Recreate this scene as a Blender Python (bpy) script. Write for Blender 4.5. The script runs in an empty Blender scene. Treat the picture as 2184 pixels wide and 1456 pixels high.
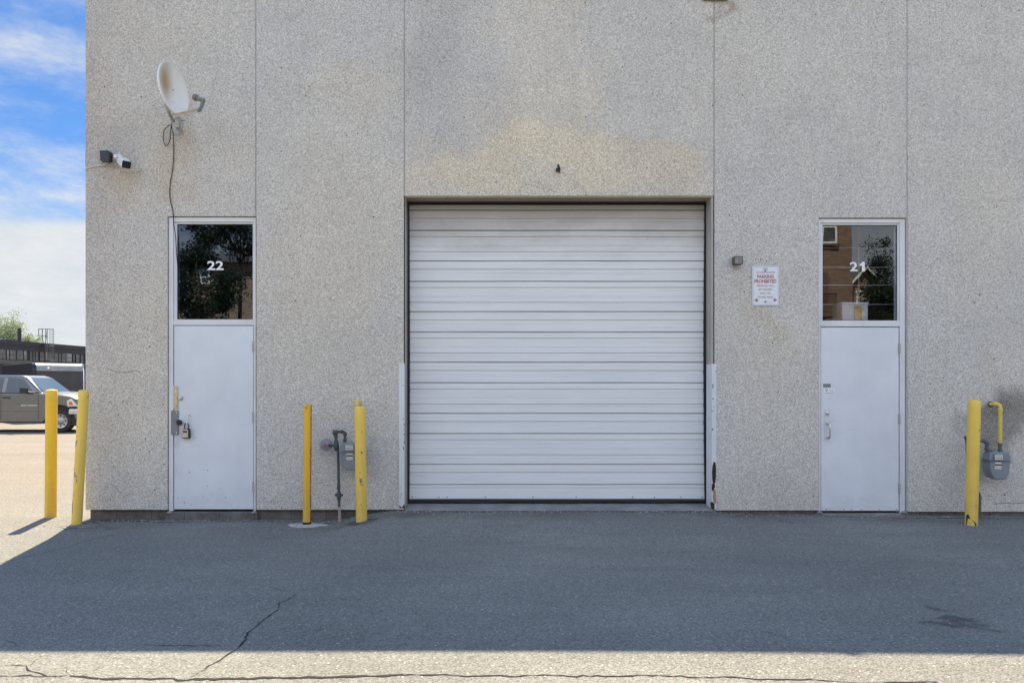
import bpy, math, random
import numpy as np
from mathutils import Vector, Matrix
random.seed(7)
rad = math.radians

# ------------------------------------------------------------------ camera, sky, sun
F, CX, HY, CZ, D = 1577.0, 1030.0, 822.0, 1.53, 8.433   # focal length in photo pixels, vanishing point, eye height, distance to wall
sc = bpy.context.scene
cam = bpy.data.objects.new('camera', bpy.data.cameras.new('camera'))
sc.collection.objects.link(cam)
cam.location = (0, -D, CZ)
cam.rotation_euler = (rad(90), 0, 0)
cam.data.sensor_width = 36
cam.data.lens = 36 * F / 2184
cam.data.shift_x = (1092 - CX) / 2184
cam.data.shift_y = (HY - 728) / 2184
cam.data.clip_start = 0.05
cam.data.clip_end = 2000
sc.camera = cam
SUN_AZ, SUN_EL = -10.8, 56.0
sc.view_settings.view_transform = 'Standard'
sc.view_settings.look = 'None'
sc.view_settings.gamma = 1
sc.view_settings.exposure = 1.6


class NT:
    """small helper to write node trees"""
    def __init__(s, tree):
        s.t = tree
        s.n = tree.nodes
        s.l = tree.links
        s.n.clear()

    def new(s, kind, **kw):
        nd = s.n.new(kind)
        ins = kw.pop('ins', {})
        for k, v in kw.items():
            setattr(nd, k, v)
        for k, v in ins.items():
            s.put(nd.inputs[k], v)
        return nd

    def put(s, sock, v):
        if isinstance(v, bpy.types.NodeSocket):
            s.l.new(v, sock)
        elif isinstance(v, (tuple, list)) and sock.type == 'RGBA' and len(v) == 3:
            sock.default_value = (*v, 1)
        else:
            sock.default_value = v

    def math(s, op, a, b=0.0, c=None):
        nd = s.new('ShaderNodeMath', operation=op)
        s.put(nd.inputs[0], a)
        s.put(nd.inputs[1], b)
        if c is not None:
            s.put(nd.inputs[2], c)
        return nd.outputs[0]

    def vmath(s, op, a, b=None):
        nd = s.new('ShaderNodeVectorMath', operation=op)
        s.put(nd.inputs[0], a)
        if b is not None:
            s.put(nd.inputs[1], b)
        return nd.outputs['Value'] if op in ('LENGTH', 'DOT_PRODUCT') else nd.outputs[0]

    def rng(s, v, a, b, c=0.0, d=1.0, smooth=False):
        nd = s.new('ShaderNodeMapRange', clamp=True)
        if smooth:
            nd.interpolation_type = 'SMOOTHSTEP'
        s.put(nd.inputs[0], v)
        for i, x in enumerate((a, b, c, d)):
            s.put(nd.inputs[i + 1], x)
        return nd.outputs[0]

    def noise(s, vec, scale, detail=4, rough=0.55, dist=0.0):
        nd = s.new('ShaderNodeTexNoise')
        s.put(nd.inputs['Vector'], vec)
        nd.inputs['Scale'].default_value = scale
        nd.inputs['Detail'].default_value = detail
        nd.inputs['Roughness'].default_value = rough
        nd.inputs['Distortion'].default_value = dist
        return nd.outputs[0]

    def voro(s, vec, scale, feature='F1', rnd=1.0):
        nd = s.new('ShaderNodeTexVoronoi', feature=feature)
        s.put(nd.inputs['Vector'], vec)
        nd.inputs['Scale'].default_value = scale
        nd.inputs['Randomness'].default_value = rnd
        return nd

    def mix(s, f, a, b, mode='MIX'):
        nd = s.new('ShaderNodeMix', data_type='RGBA', blend_type=mode)
        s.put(nd.inputs[0], f)
        s.put(nd.inputs[6], a)
        s.put(nd.inputs[7], b)
        return nd.outputs[2]

    def scale(s, vec, xyz):
        return s.vmath('MULTIPLY', vec, xyz)


world = bpy.data.worlds.new('World')
sc.world = world
world.use_nodes = True
w = NT(world.node_tree)
sky = w.new('ShaderNodeTexSky', sky_type='NISHITA')
sky.sun_disc = False
sky.sun_elevation = rad(SUN_EL)
sky.sun_rotation = rad(SUN_AZ)
sky.air_density = 1.0
sky.dust_density = 0.6
sky.ozone_density = 2.0
tc = w.new('ShaderNodeTexCoord').outputs['Generated']
sep = w.new('ShaderNodeSeparateXYZ', ins={0: tc})
z = sep.outputs[2]
stretch = w.scale(tc, (1.0, 1.0, 4.5))
n1 = w.noise(stretch, 3.2, 8, 0.6, 0.3)
n2 = w.noise(w.scale(tc, (1.0, 1.0, 2.6)), 16, 7, 0.68, 0.2)
nn = w.math('ADD', w.math('MULTIPLY', n1, 0.6), w.math('MULTIPLY', n2, 0.4))
# cloud cover rises towards the horizon, with bands of thin cloud
wob = w.math('ADD', z, w.math('MULTIPLY', w.math('SUBTRACT', n1, 0.5), 0.035))
low = w.rng(wob, 0.205, 0.178, 0.0, 1.0, True)
mid = w.rng(wob, 0.295, 0.20, 0.0, 1.0, True)
band = w.math('MULTIPLY', w.rng(wob, 0.325, 0.352, 0, 1, True), w.rng(wob, 0.395, 0.362, 0, 1, True))
top = w.rng(wob, 0.38, 0.44, 0.0, 1.0, True)
cov = w.math('ADD', w.math('MULTIPLY', mid, 0.42), w.math('MULTIPLY', band, 0.42))
cov = w.math('ADD', cov, w.math('ADD', w.math('MULTIPLY', top, 0.15), 0.10))
wisp = w.rng(w.math('ADD', nn, w.math('MULTIPLY', cov, 0.40)), 0.45, 0.88, 0.0, 0.90, True)
mask = w.math('MAXIMUM', wisp, w.math('MULTIPLY', low, 0.97))
hsv = w.new('ShaderNodeHueSaturation', ins={'Saturation': 1.2, 'Value': 1.0, 'Color': sky.outputs[0]})
blue = w.mix(1.0, hsv.outputs[0], (0.22, 0.315, 0.42), 'MULTIPLY')
cl = w.mix(w.rng(n2, 0.3, 0.7), (2.35, 2.5, 2.65), (2.8, 2.85, 2.9))
# bright blue patches in the unseen upper sky, added to light the shade
n3 = w.noise(tc, 2.4, 7, 0.6, 0.4)
hi = w.math('MULTIPLY', w.rng(z, 0.42, 0.58, 0, 1, True), w.rng(n3, 0.36, 0.52, 0, 1, True))
cl = w.mix(hi, cl, (1.2, 2.45, 4.7))
mask = w.math('MAXIMUM', mask, hi)
# bright white cloud behind the camera, unseen, added to light the wall
fill_bank = w.math('MULTIPLY', w.rng(z, 0.225, 0.30, 0, 1, True), w.rng(z, 0.70, 0.50, 0, 1, True))
fill_bank = w.math('MULTIPLY', fill_bank, w.rng(sep.outputs[1], -0.05, -0.3, 0, 1, True))
fill_bank = w.math('MULTIPLY', fill_bank, w.rng(n3, 0.34, 0.48, 0, 1, True))
cl = w.mix(fill_bank, cl, (6.2, 6.5, 7.2))
mask = w.math('MAXIMUM', mask, fill_bank)
col = w.mix(mask, blue, cl)
bg = w.new('ShaderNodeBackground', ins={'Color': col, 'Strength': 0.10})
w.l.new(bg.outputs[0], w.new('ShaderNodeOutputWorld').inputs[0])

sun = bpy.data.objects.new('sun', bpy.data.lights.new('sun', 'SUN'))
sc.collection.objects.link(sun)
sun.data.energy = 4.3
sun.data.angle = rad(0.5)
sun.data.color = (1.0, 0.88, 0.66)
sd = Vector((math.sin(rad(SUN_AZ)) * math.cos(rad(SUN_EL)), math.cos(rad(SUN_AZ)) * math.cos(rad(SUN_EL)), math.sin(rad(SUN_EL))))
sun.rotation_euler = sd.to_track_quat('Z', 'Y').to_euler()
sun.location = (-5, 20, 30)


# ------------------------------------------------------------------ helpers
def P(px, py, Y=0.0):
    """a photo pixel at world depth Y (the wall face is Y = 0)"""
    d = D + Y
    return Vector(((px - CX) / F * d, Y, CZ + (HY - py) / F * d))


def WX(px, Y=0.0): return (px - CX) / F * (D + Y)
def WZ(py, Y=0.0): return CZ + (HY - py) / F * (D + Y)


def GP(px, py, zg=0.0):
    d = F * (CZ - zg) / (py - HY)
    return ((px - CX) / F * d, d - D)


ORG = {}


def thing(name, label, cat, loc=(0, 0, 0), local=False, group=None):
    o = bpy.data.objects.new(name, None)
    sc.collection.objects.link(o)
    o.location = loc
    o.empty_display_size = 0.2
    o['label'] = label
    o['category'] = cat
    if group:
        o['group'] = group
    ORG[o.name] = Vector((0, 0, 0)) if local else Vector(loc)
    return o


def tag(o, label=None, cat=None, group=None, kind=None):
    for k, v in (('label', label), ('category', cat), ('group', group), ('kind', kind)):
        if v:
            o[k] = v
    return o


class MB:
    def __init__(s):
        s.v, s.f, s.m = [], [], []
        s.mi = 0

    def add(s, vs, fs):
        b = len(s.v)
        s.v += [tuple(x) for x in vs]
        s.f += [[b + i for i in f] for f in fs]
        s.m += [s.mi] * len(fs)
        return s

    def box(s, x0, x1, y0, y1, z0, z1, M=None):
        vs = [Vector((x, y, zz)) for zz in (z0, z1) for y in (y0, y1) for x in (x0, x1)]
        if M is not None:
            vs = [M @ q for q in vs]
        return s.add(vs, [(0, 2, 3, 1), (4, 5, 7, 6), (0, 1, 5, 4), (2, 6, 7, 3), (0, 4, 6, 2), (1, 3, 7, 5)])

    def prism(s, pts, y0, y1):
        """outline in XZ pushed along Y"""
        n = len(pts)
        vs = [(x, y0, zz) for x, zz in pts] + [(x, y1, zz) for x, zz in pts]
        fs = [list(range(n)), list(range(2 * n - 1, n - 1, -1))]
        fs += [(i, i + n, (i + 1) % n + n, (i + 1) % n) for i in range(n)]
        return s.add(vs, fs)

    def extr_x(s, pts, x0, x1):
        """outline in YZ pushed along X"""
        n = len(pts)
        vs = [(x0, y, zz) for y, zz in pts] + [(x1, y, zz) for y, zz in pts]
        fs = [list(range(n)), list(range(2 * n - 1, n - 1, -1))]
        fs += [(i, (i + 1) % n, (i + 1) % n + n, i + n) for i in range(n)]
        return s.add(vs, fs)

    def tube(s, pts, r, n=10):
        pts = [Vector(p) for p in pts]
        rs = r if isinstance(r, (list, tuple)) else [r] * len(pts)
        tang = []
        for i in range(len(pts)):
            a = pts[max(i - 1, 0)]
            b = pts[min(i + 1, len(pts) - 1)]
            tang.append((b - a).normalized())
        up = Vector((0, 0, 1)) if abs(tang[0].z) < 0.9 else Vector((1, 0, 0))
        u = tang[0].cross(up).normalized()
        vs, fs = [], []
        for i, p in enumerate(pts):
            t = tang[i]
            u = (u - t * u.dot(t)).normalized()
            q = t.cross(u)
            for k in range(n):
                a = 2 * math.pi * k / n
                vs.append(p + (u * math.cos(a) + q * math.sin(a)) * rs[i])
        for i in range(len(pts) - 1):
            for k in range(n):
                fs.append((i * n + k, i * n + (k + 1) % n, (i + 1) * n + (k + 1) % n, (i + 1) * n + k))
        fs.append(list(range(n - 1, -1, -1)))
        fs.append(list(range((len(pts) - 1) * n, len(pts) * n)))
        return s.add(vs, fs)

    def lathe(s, c, axis, prof, n=24):
        """prof: (radius, distance along axis)"""
        c = Vector(c)
        a = Vector(axis).normalized()
        up = Vector((0, 0, 1)) if abs(a.z) < 0.9 else Vector((1, 0, 0))
        u = a.cross(up).normalized()
        q = a.cross(u)
        vs, fs = [], []
        for r, h in prof:
            for k in range(n):
                t = 2 * math.pi * k / n
                vs.append(c + a * h + (u * math.cos(t) + q * math.sin(t)) * max(r, 1e-4))
        for i in range(len(prof) - 1):
            for k in range(n):
                fs.append((i * n + k, i * n + (k + 1) % n, (i + 1) * n + (k + 1) % n, (i + 1) * n + k))
        fs.append(list(range(n - 1, -1, -1)))
        fs.append(list(range((len(prof) - 1) * n, len(prof) * n)))
        return s.add(vs, fs)

    def poly(s, pts):
        return s.add(pts, [list(range(len(pts)))])

    def build_each(s, name, mat, parent, **kw):
        """one object for every separate piece in the collector"""
        root = list(range(len(s.v)))

        def find(i):
            while root[i] != i:
                root[i] = root[root[i]]
                i = root[i]
            return i
        for f in s.f:
            for i in f[1:]:
                root[find(i)] = find(f[0])
        grp = {}
        for f in s.f:
            grp.setdefault(find(f[0]), []).append(f)
        out = []
        for fs in grp.values():
            ids = sorted({i for f in fs for i in f})
            mp = {v_: k_ for k_, v_ in enumerate(ids)}
            m_ = MB()
            m_.add([s.v[i] for i in ids], [[mp[i] for i in f] for f in fs])
            out.append(m_.build(name, mat, parent, **kw))
        return out

    def build(s, name, mat, parent=None, loc=None, smooth=True, bevel=0, seg=2, ang=35):
        org = Vector(loc) if loc is not None else Vector((0, 0, 0))
        if parent is not None:
            org = ORG.get(parent.name, Vector((0, 0, 0)))
        me = bpy.data.meshes.new(name)
        me.from_pydata([Vector(p) - org for p in s.v], [], s.f)
        mats = mat if isinstance(mat, (list, tuple)) else [mat]
        for m_ in mats:
            me.materials.append(m_)
        if len(mats) > 1:
            me.polygons.foreach_set('material_index', s.m)
        me.validate()
        import bmesh
        bm = bmesh.new()
        bm.from_mesh(me)
        bmesh.ops.recalc_face_normals(bm, faces=bm.faces)
        bm.to_mesh(me)
        bm.free()
        if smooth:
            me.shade_smooth()
            me.set_sharp_from_angle(angle=rad(ang))
        o = bpy.data.objects.new(name, me)
        sc.collection.objects.link(o)
        if parent is not None:
            o.parent = parent
        else:
            o.location = org
        ORG[o.name] = org
        if bevel:
            b = o.modifiers.new('bevel', 'BEVEL')
            b.width = bevel
            b.segments = seg
            b.limit_method = 'ANGLE'
            b.angle_limit = rad(40)
            b.harden_normals = False
        return o


def sheet(name, mat, parent, faces, loc=None):
    m = MB()
    for f in faces:
        m.poly(f)
    return m.build(name, mat, parent, loc, smooth=False)


def text(name, body, mat, parent, cx, cz, h, wid=None, Y=-0.003, bold=0.0, thick=0.0006):
    """lettering standing in an XZ plane, facing the camera side; centred at cx, cz with capital height h"""
    cu = bpy.data.curves.new('t', 'FONT')
    cu.body = body
    cu.size = 1
    cu.offset = bold
    cu.extrude = 0
    cu.resolution_u = 3
    tmp = bpy.data.objects.new('t', cu)
    sc.collection.objects.link(tmp)
    bpy.context.view_layer.update()
    me = bpy.data.meshes.new_from_object(tmp.evaluated_get(bpy.context.evaluated_depsgraph_get()))
    bpy.data.objects.remove(tmp)
    vs = [Vector(q.co) for q in me.vertices]
    x0, x1 = min(q.x for q in vs), max(q.x for q in vs)
    y0, y1 = min(q.y for q in vs), max(q.y for q in vs)
    sz = h / (y1 - y0)
    sx = (wid / (x1 - x0)) if wid else sz
    m = MB()
    vv = [((q.x - (x0 + x1) / 2) * sx + cx, Y, (q.y - (y0 + y1) / 2) * sz + cz) for q in vs]
    m.add(vv, [list(p.vertices) for p in me.polygons])
    o = m.build(name, mat, parent, smooth=False)
    # face the lettering towards -Y
    for p in o.data.polygons:
        if p.normal.y > 0:
            p.flip()
    bpy.data.meshes.remove(me)
    return o


# ------------------------------------------------------------------ materials
def base_mat(name):
    m = bpy.data.materials.new(name)
    m.use_nodes = True
    t = NT(m.node_tree)
    t.out = t.new('ShaderNodeOutputMaterial')
    t.b = t.new('ShaderNodeBsdfPrincipled')
    t.l.new(t.b.outputs[0], t.out.inputs[0])
    t.oc = t.new('ShaderNodeTexCoord').outputs['Object']
    return m, t


def simple(name, col, rough=0.5, metal=0.0, var=0.12, vs=6.0, bump=0.0, bs=60.0, spec=0.5, dirt=None, ds=9.0, dth=(0.6, 0.7), coat=0):
    m, t = base_mat(name)
    n = t.noise(t.oc, vs, 5, 0.6)
    f = t.rng(n, 0.25, 0.75, 1 - var, 1 + var)
    c = t.mix(1.0, col, t.new('ShaderNodeCombineXYZ', ins={0: f, 1: f, 2: f}).outputs[0], 'MULTIPLY')
    r = rough
    if dirt:
        dn = t.noise(t.oc, ds, 7, 0.7, 0.6)
        dm = t.rng(dn, dth[0], dth[1])
        c = t.mix(dm, c, dirt)
        r = t.rng(dm, 0, 1, rough, max(rough, 0.8))
    t.put(t.b.inputs['Base Color'], c)
    t.put(t.b.inputs['Roughness'], r)
    t.b.inputs['Metallic'].default_value = metal
    t.b.inputs['Specular IOR Level'].default_value = spec
    t.b.inputs['Coat Weight'].default_value = coat
    if bump:
        bn = t.noise(t.oc, bs, 4, 0.6)
        bp = t.new('ShaderNodeBump', ins={'Strength': bump, 'Distance': 0.01, 'Height': bn})
        t.l.new(bp.outputs[0], t.b.inputs['Normal'])
    return m


def wall_material():
    m, t = base_mat('exposed_aggregate')
    oc = t.oc
    # slow mottling between warm and cool cement
    n1 = t.noise(oc, 0.5, 5, 0.52, 0.4)
    n2 = t.noise(t.scale(oc, (1.6, 1.6, 0.5)), 1.2, 4, 0.55)
    warm = t.rng(t.math('ADD', t.math('MULTIPLY', n1, 0.65), t.math('MULTIPLY', n2, 0.35)), 0.40, 0.60, 0, 1, True)
    c = t.mix(warm, (0.562, 0.540, 0.507), (0.600, 0.566, 0.508))
    tone = t.rng(t.noise(oc, 1.6, 5, 0.6), 0.3, 0.7, 0.95, 1.05)
    # large weather stains and a painted vignette at the left, given where they are on the facade
    dn = t.new('ShaderNodeTexNoise')
    t.put(dn.inputs['Vector'], oc)
    dn.inputs['Scale'].default_value = 1.5
    dn.inputs['Detail'].default_value = 7
    off = t.vmath('MULTIPLY', t.vmath('SUBTRACT', dn.outputs[1], (0.5, 0.5, 0.5)), (1.5, 0, 1.5))
    oc2 = t.vmath('ADD', oc, off)

    def blob(c, px, py, rx, ry, colr, k, hard=0.15):
        cxx, czz = WX(px), WZ(py)
        v = t.vmath('SUBTRACT', oc2, (cxx, 0, czz))
        v = t.vmath('MULTIPLY', v, (187 / rx, 0, 187 / ry))
        mk = t.rng(t.vmath('LENGTH', v), 1.0, hard, 0.0, k, True)
        return t.mix(mk, c, colr, 'MULTIPLY')
    BEI = (1.07, 1.015, 0.90)
    GRY = (0.88, 0.885, 0.90)
    for a in ((1190, 385, 395, 120, (1.11, 1.06, 0.965), 0.95, 0.72), (1010, 340, 150, 90, (1.05, 1.02, 0.96), 0.8, 0.6), (1330, 340, 150, 80, (1.05, 1.02, 0.96), 0.8, 0.6), (1160, 150, 130, 260, (1.09, 1.07, 1.02), 0.95, 0.5), (1130, 260, 220, 110, (1.02, 1.0, 0.97), 0.8, 0.5),
              (700, 640, 260, 380, (1.03, 1.0, 0.93), 0.7), (720, 170, 200, 60, (1.03, 1.0, 0.94), 0.6),
              (300, 800, 160, 330, (1.02, 0.985, 0.92), 0.7), (1600, 700, 140, 220, (1.02, 1.0, 0.93), 0.6),
              (930, 110, 110, 300, GRY, 0.9, 0.3), (1380, 330, 90, 90, GRY, 0.7), (1400, 90, 170, 190, (0.93, 0.945, 0.985), 0.7),
              (200, 350, 110, 700, (0.86, 0.845, 0.84), 0.8, 0.0), (190, 300, 330, 900, (0.93, 0.915, 0.90), 0.8, 0.0),  # lens falloff at the left edge, painted into the wall colour
              (370, 330, 60, 120, (0.93, 0.84, 0.72), 0.6), (265, 400, 80, 60, (0.95, 0.86, 0.74), 0.6),
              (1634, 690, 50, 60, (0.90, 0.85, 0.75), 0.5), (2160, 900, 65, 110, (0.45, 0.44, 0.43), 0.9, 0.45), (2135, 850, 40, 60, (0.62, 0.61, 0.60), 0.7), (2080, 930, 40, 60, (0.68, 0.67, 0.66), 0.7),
              (2110, 780, 50, 60, (0.92, 0.87, 0.80), 0.5), (1524, 8, 36, 34, (0.66, 0.60, 0.53), 0.9),
              (1900, 60, 300, 200, (0.97, 0.98, 1.01), 0.7), (2100, 500, 150, 220, (1.03, 1.01, 0.95), 0.5), (1650, 1040, 120, 60, (0.88, 0.88, 0.88), 0.6),
              (1190, 405, 420, 16, (0.93, 0.92, 0.91), 0.8)):
        c = blob(c, *a)
    # vertical rain streaks
    st = t.noise(t.scale(oc, (5.0, 5.0, 0.22)), 1.6, 6, 0.6)
    zz = t.new('ShaderNodeSeparateXYZ', ins={0: oc}).outputs[2]
    stm = t.math('MULTIPLY', t.rng(st, 0.50, 0.72, 0, 1), t.rng(zz, 3.6, 6.2, 0.03, 0.20))
    c = t.mix(stm, c, (0.33, 0.33, 0.335))
    # splash dirt near the ground and rough darker band
    sp = t.math('MULTIPLY', t.rng(zz, 0.75, 0.1, 0, 0.30, True), t.rng(t.noise(oc, 3.5, 6, 0.7), 0.35, 0.65))
    c = t.mix(sp, c, (0.36, 0.34, 0.32))
    # pebbles: coarse and fine grains with dark matrix between them
    va = t.voro(oc, 118)
    vb = t.voro(oc, 210)
    ra = t.new('ShaderNodeSeparateColor', ins={0: va.outputs['Color']}).outputs[0]
    rb = t.new('ShaderNodeSeparateColor', ins={0: vb.outputs['Color']}).outputs[0]
    g = t.math('ADD', t.rng(ra, 0, 1, -0.28, 0.28), t.rng(rb, 0, 1, -0.22, 0.22))
    g = t.math('ADD', g, t.rng(va.outputs['Distance'], 0.35, 0.75, 0.05, -0.22))
    g = t.math('MULTIPLY', t.math('ADD', g, 1.03), tone)
    c = t.mix(1.0, c, t.new('ShaderNodeCombineXYZ', ins={0: g, 1: g, 2: g}).outputs[0], 'MULTIPLY')
    # sparse dark pits and bright quartz chips
    vp = t.voro(oc, 7.5)
    pit = t.math('MULTIPLY', t.math('LESS_THAN', vp.outputs['Distance'], 0.065), t.math('GREATER_THAN', t.new('ShaderNodeSeparateColor', ins={0: vp.outputs['Color']}).outputs[1], 0.55))
    c = t.mix(pit, c, (0.10, 0.09, 0.08))
    vq = t.voro(oc, 30)
    qz = t.math('MULTIPLY', t.math('LESS_THAN', vq.outputs['Distance'], 0.16), t.math('GREATER_THAN', t.new('ShaderNodeSeparateColor', ins={0: vq.outputs['Color']}).outputs[1], 0.6))
    c = t.mix(t.math('MULTIPLY', qz, 0.5), c, (0.82, 0.80, 0.76))
    t.put(t.b.inputs['Base Color'], c)
    t.b.inputs['Roughness'].default_value = 0.9
    t.b.inputs['Specular IOR Level'].default_value = 0.25
    h = t.math('SUBTRACT', t.math('MULTIPLY', ra, 0.3), va.outputs['Distance'])
    bp = t.new('ShaderNodeBump', ins={'Strength': 0.4, 'Distance': 0.004, 'Height': h})
    t.l.new(bp.outputs[0], t.b.inputs['Normal'])
    return m


def asphalt_material():
    m, t = base_mat('old_asphalt')
    oc = t.oc
    n1 = t.noise(oc, 0.35, 8, 0.6, 0.5)
    c = t.mix(t.rng(n1, 0.35, 0.65), (0.180, 0.174, 0.157), (0.238, 0.227, 0.203))
    n2 = t.noise(t.scale(oc, (0.5, 2.4, 1)), 1.1, 7, 0.68, 0.3)
    c = t.mix(t.rng(n2, 0.45, 0.72, 0, 0.42), c, (0.135, 0.125, 0.115))
    # dusty, paler lot away from the loading bay
    sx = t.new('ShaderNodeSeparateXYZ', ins={0: oc})
    dust = t.math('MULTIPLY', t.rng(sx.outputs[0], -4.2, -6.0, 0, 1, True), 1.0)
    far = t.rng(sx.outputs[1], 0.3, 4.0, 0, 1, True)
    dm = t.math('MAXIMUM', t.math('MULTIPLY', dust, 0.35), far)
    c = t.mix(t.math('MULTIPLY', dm, 0.8), c, t.mix(t.rng(t.noise(t.scale(oc, (0.15, 0.9, 1)), 1.0, 6, 0.6), 0.35, 0.65), (0.222, 0.178, 0.140), (0.275, 0.232, 0.190)))
    # gravelly band next to the wall, oil spots
    nearw = t.rng(t.math('ADD', sx.outputs[1], t.math('MULTIPLY', n2, 0.6)), -0.25, 0.25, 0, 0.25)
    c = t.mix(nearw, c, (0.13, 0.12, 0.11))

    def spot(c, px, py, rx, ry, colr, k):
        gx, gy = GP(px, py)
        dn = t.new('ShaderNodeTexNoise')
        t.put(dn.inputs['Vector'], oc)
        dn.inputs['Scale'].default_value = 4.5
        dn.inputs['Detail'].default_value = 6
        v = t.vmath('ADD', t.vmath('SUBTRACT', oc, (gx, gy, 0)), t.vmath('MULTIPLY', t.vmath('SUBTRACT', dn.outputs[1], (0.5, 0.5, 0.5)), (0.7, 0.7, 0)))
        v = t.vmath('MULTIPLY', v, (1 / rx, 1 / ry, 0))
        return t.mix(t.rng(t.vmath('LENGTH', v), 1.0, 0.2, 0, k, True), c, colr)
    c = spot(c, 2040, 1330, 0.22, 0.16, (0.05, 0.048, 0.045), 0.75)
    c = spot(c, 2000, 1300, 0.12, 0.10, (0.06, 0.058, 0.055), 0.6)
    c = spot(c, 1670, 1122, 0.22, 0.13, (0.08, 0.076, 0.07), 0.6)
    c = spot(c, 1180, 1115, 0.35, 0.2, (0.13, 0.085, 0.075), 0.45)
    c = spot(c, 250, 1125, 0.35, 0.12, (0.07, 0.07, 0.07), 0.55)
    c = spot(c, 900, 1115, 0.4, 0.2, (0.10, 0.08, 0.075), 0.4)
    c = spot(c, 1500, 1112, 0.7, 0.25, (0.09, 0.088, 0.085), 0.45)
    c = spot(c, 700, 1128, 0.6, 0.15, (0.10, 0.095, 0.09), 0.4)
    c = spot(c, 1900, 1118, 0.8, 0.18, (0.10, 0.095, 0.09), 0.4)
    va = t.voro(oc, 75)
    vb = t.voro(oc, 170)
    ra = t.new('ShaderNodeSeparateColor', ins={0: va.outputs['Color']}).outputs[0]
    rb = t.new('ShaderNodeSeparateColor', ins={0: vb.outputs['Color']}).outputs[0]
    g = t.math('ADD', t.rng(ra, 0, 1, -0.21, 0.21), t.rng(rb, 0, 1, -0.2, 0.2))
    g = t.math('ADD', g, t.rng(va.outputs['Distance'], 0.3, 0.75, 0.06, -0.26))
    g = t.math('ADD', g, 1.05)
    c = t.mix(1.0, c, t.new('ShaderNodeCombineXYZ', ins={0: g, 1: g, 2: g}).outputs[0], 'MULTIPLY')
    vq = t.voro(oc, 26)
    qz = t.math('MULTIPLY', t.math('LESS_THAN', vq.outputs['Distance'], 0.16), t.math('GREATER_THAN', t.new('ShaderNodeSeparateColor', ins={0: vq.outputs['Color']}).outputs[1], 0.72))
    c = t.mix(t.math('MULTIPLY', qz, 0.8), c, (0.52, 0.49, 0.45))
    t.put(t.b.inputs['Base Color'], c)
    t.b.inputs['Roughness'].default_value = 0.9
    t.b.inputs['Specular IOR Level'].default_value = 0.3
    h = t.math('ADD', t.math('SUBTRACT', t.math('MULTIPLY', ra, 0.4), va.outputs['Distance']), t.math('MULTIPLY', t.noise(oc, 14, 4), 0.8))
    bp = t.new('ShaderNodeBump', ins={'Strength': 0.85, 'Distance': 0.007, 'Height': h})
    t.l.new(bp.outputs[0], t.b.inputs['Normal'])
    return m


def painted_metal(name, col, chips=(0.10, 0.07, 0.05), cth=(0.70, 0.715), rough=0.45, cs=11, streak=0.12, lowdirt=0.25, vs=2.0):
    m, t = base_mat(name)
    oc = t.oc
    n = t.noise(oc, vs, 6, 0.6)
    c = t.mix(t.rng(n, 0.3, 0.7), tuple(x * 0.88 for x in col), tuple(min(1, x * 1.06) for x in col))
    st = t.noise(t.scale(oc, (8, 8, 0.6)), 1.5, 6, 0.65)
    c = t.mix(t.rng(st, 0.5, 0.75, 0, streak), c, tuple(x * 0.5 for x in col))
    zz = t.new('ShaderNodeSeparateXYZ', ins={0: oc}).outputs[2]
    ld = t.math('MULTIPLY', t.rng(zz, 0.55, 0.05, 0, lowdirt), t.rng(t.noise(oc, 9, 6, 0.7), 0.35, 0.7))
    c = t.mix(ld, c, (0.22, 0.20, 0.18))
    if name == 'door_paint':
        for gx_, gz_, rx_, rz_, k_ in ((WX(384), WZ(930), .22, .34, .40), (WX(375), WZ(980), .12, .3, .30), (WX(1772), WZ(905), .16, .26, .22), (WX(460), WZ(1065), .5, .14, .25), (WX(1830), WZ(1070), .5, .12, .2)):
            v_ = t.vmath('MULTIPLY', t.vmath('SUBTRACT', oc, (gx_, 0, gz_)), (1 / rx_, 0, 1 / rz_))
            mk_ = t.math('MULTIPLY', t.rng(t.vmath('LENGTH', v_), 1, 0.1, 0, k_, True), t.rng(t.noise(oc, 7, 6, 0.7, 0.5), 0.35, 0.62))
            c = t.mix(mk_, c, (0.36, 0.33, 0.28))
        sc_ = t.noise(t.scale(oc, (1.5, 1, 9)), 3.5, 5, 0.7, 1.2)
        c = t.mix(t.rng(sc_, 0.66, 0.70, 0, 0.18), c, (0.40, 0.40, 0.40))
    ch = t.noise(oc, cs, 7, 0.68, 0.8)
    cm = t.rng(ch, cth[0], cth[1])
    c = t.mix(cm, c, chips)
    t.put(t.b.inputs['Base Color'], c)
    t.put(t.b.inputs['Roughness'], t.rng(cm, 0, 1, rough, 0.85))
    bp = t.new('ShaderNodeBump', ins={'Strength': 0.25, 'Distance': 0.004, 'Height': t.noise(oc, 3.0, 3)})
    t.l.new(bp.outputs[0], t.b.inputs['Normal'])
    return m


def glass_material(name, refl, tint, gcol=(1, 1, 1)):
    m, t = base_mat(name)
    t.n.remove(t.b)
    gl = t.new('ShaderNodeBsdfGlossy', ins={'Color': gcol, 'Roughness': 0.0})
    bn = t.noise(t.oc, 1.8, 2, 0.5)
    bp = t.new('ShaderNodeBump', ins={'Strength': 0.05, 'Distance': 0.01, 'Height': bn})
    t.l.new(bp.outputs[0], gl.inputs['Normal'])
    tr = t.new('ShaderNodeBsdfTransparent', ins={'Color': tint})
    mx = t.new('ShaderNodeMixShader', ins={0: refl, 1: tr.outputs[0], 2: gl.outputs[0]})
    t.l.new(mx.outputs[0], t.out.inputs[0])
    return m


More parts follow.
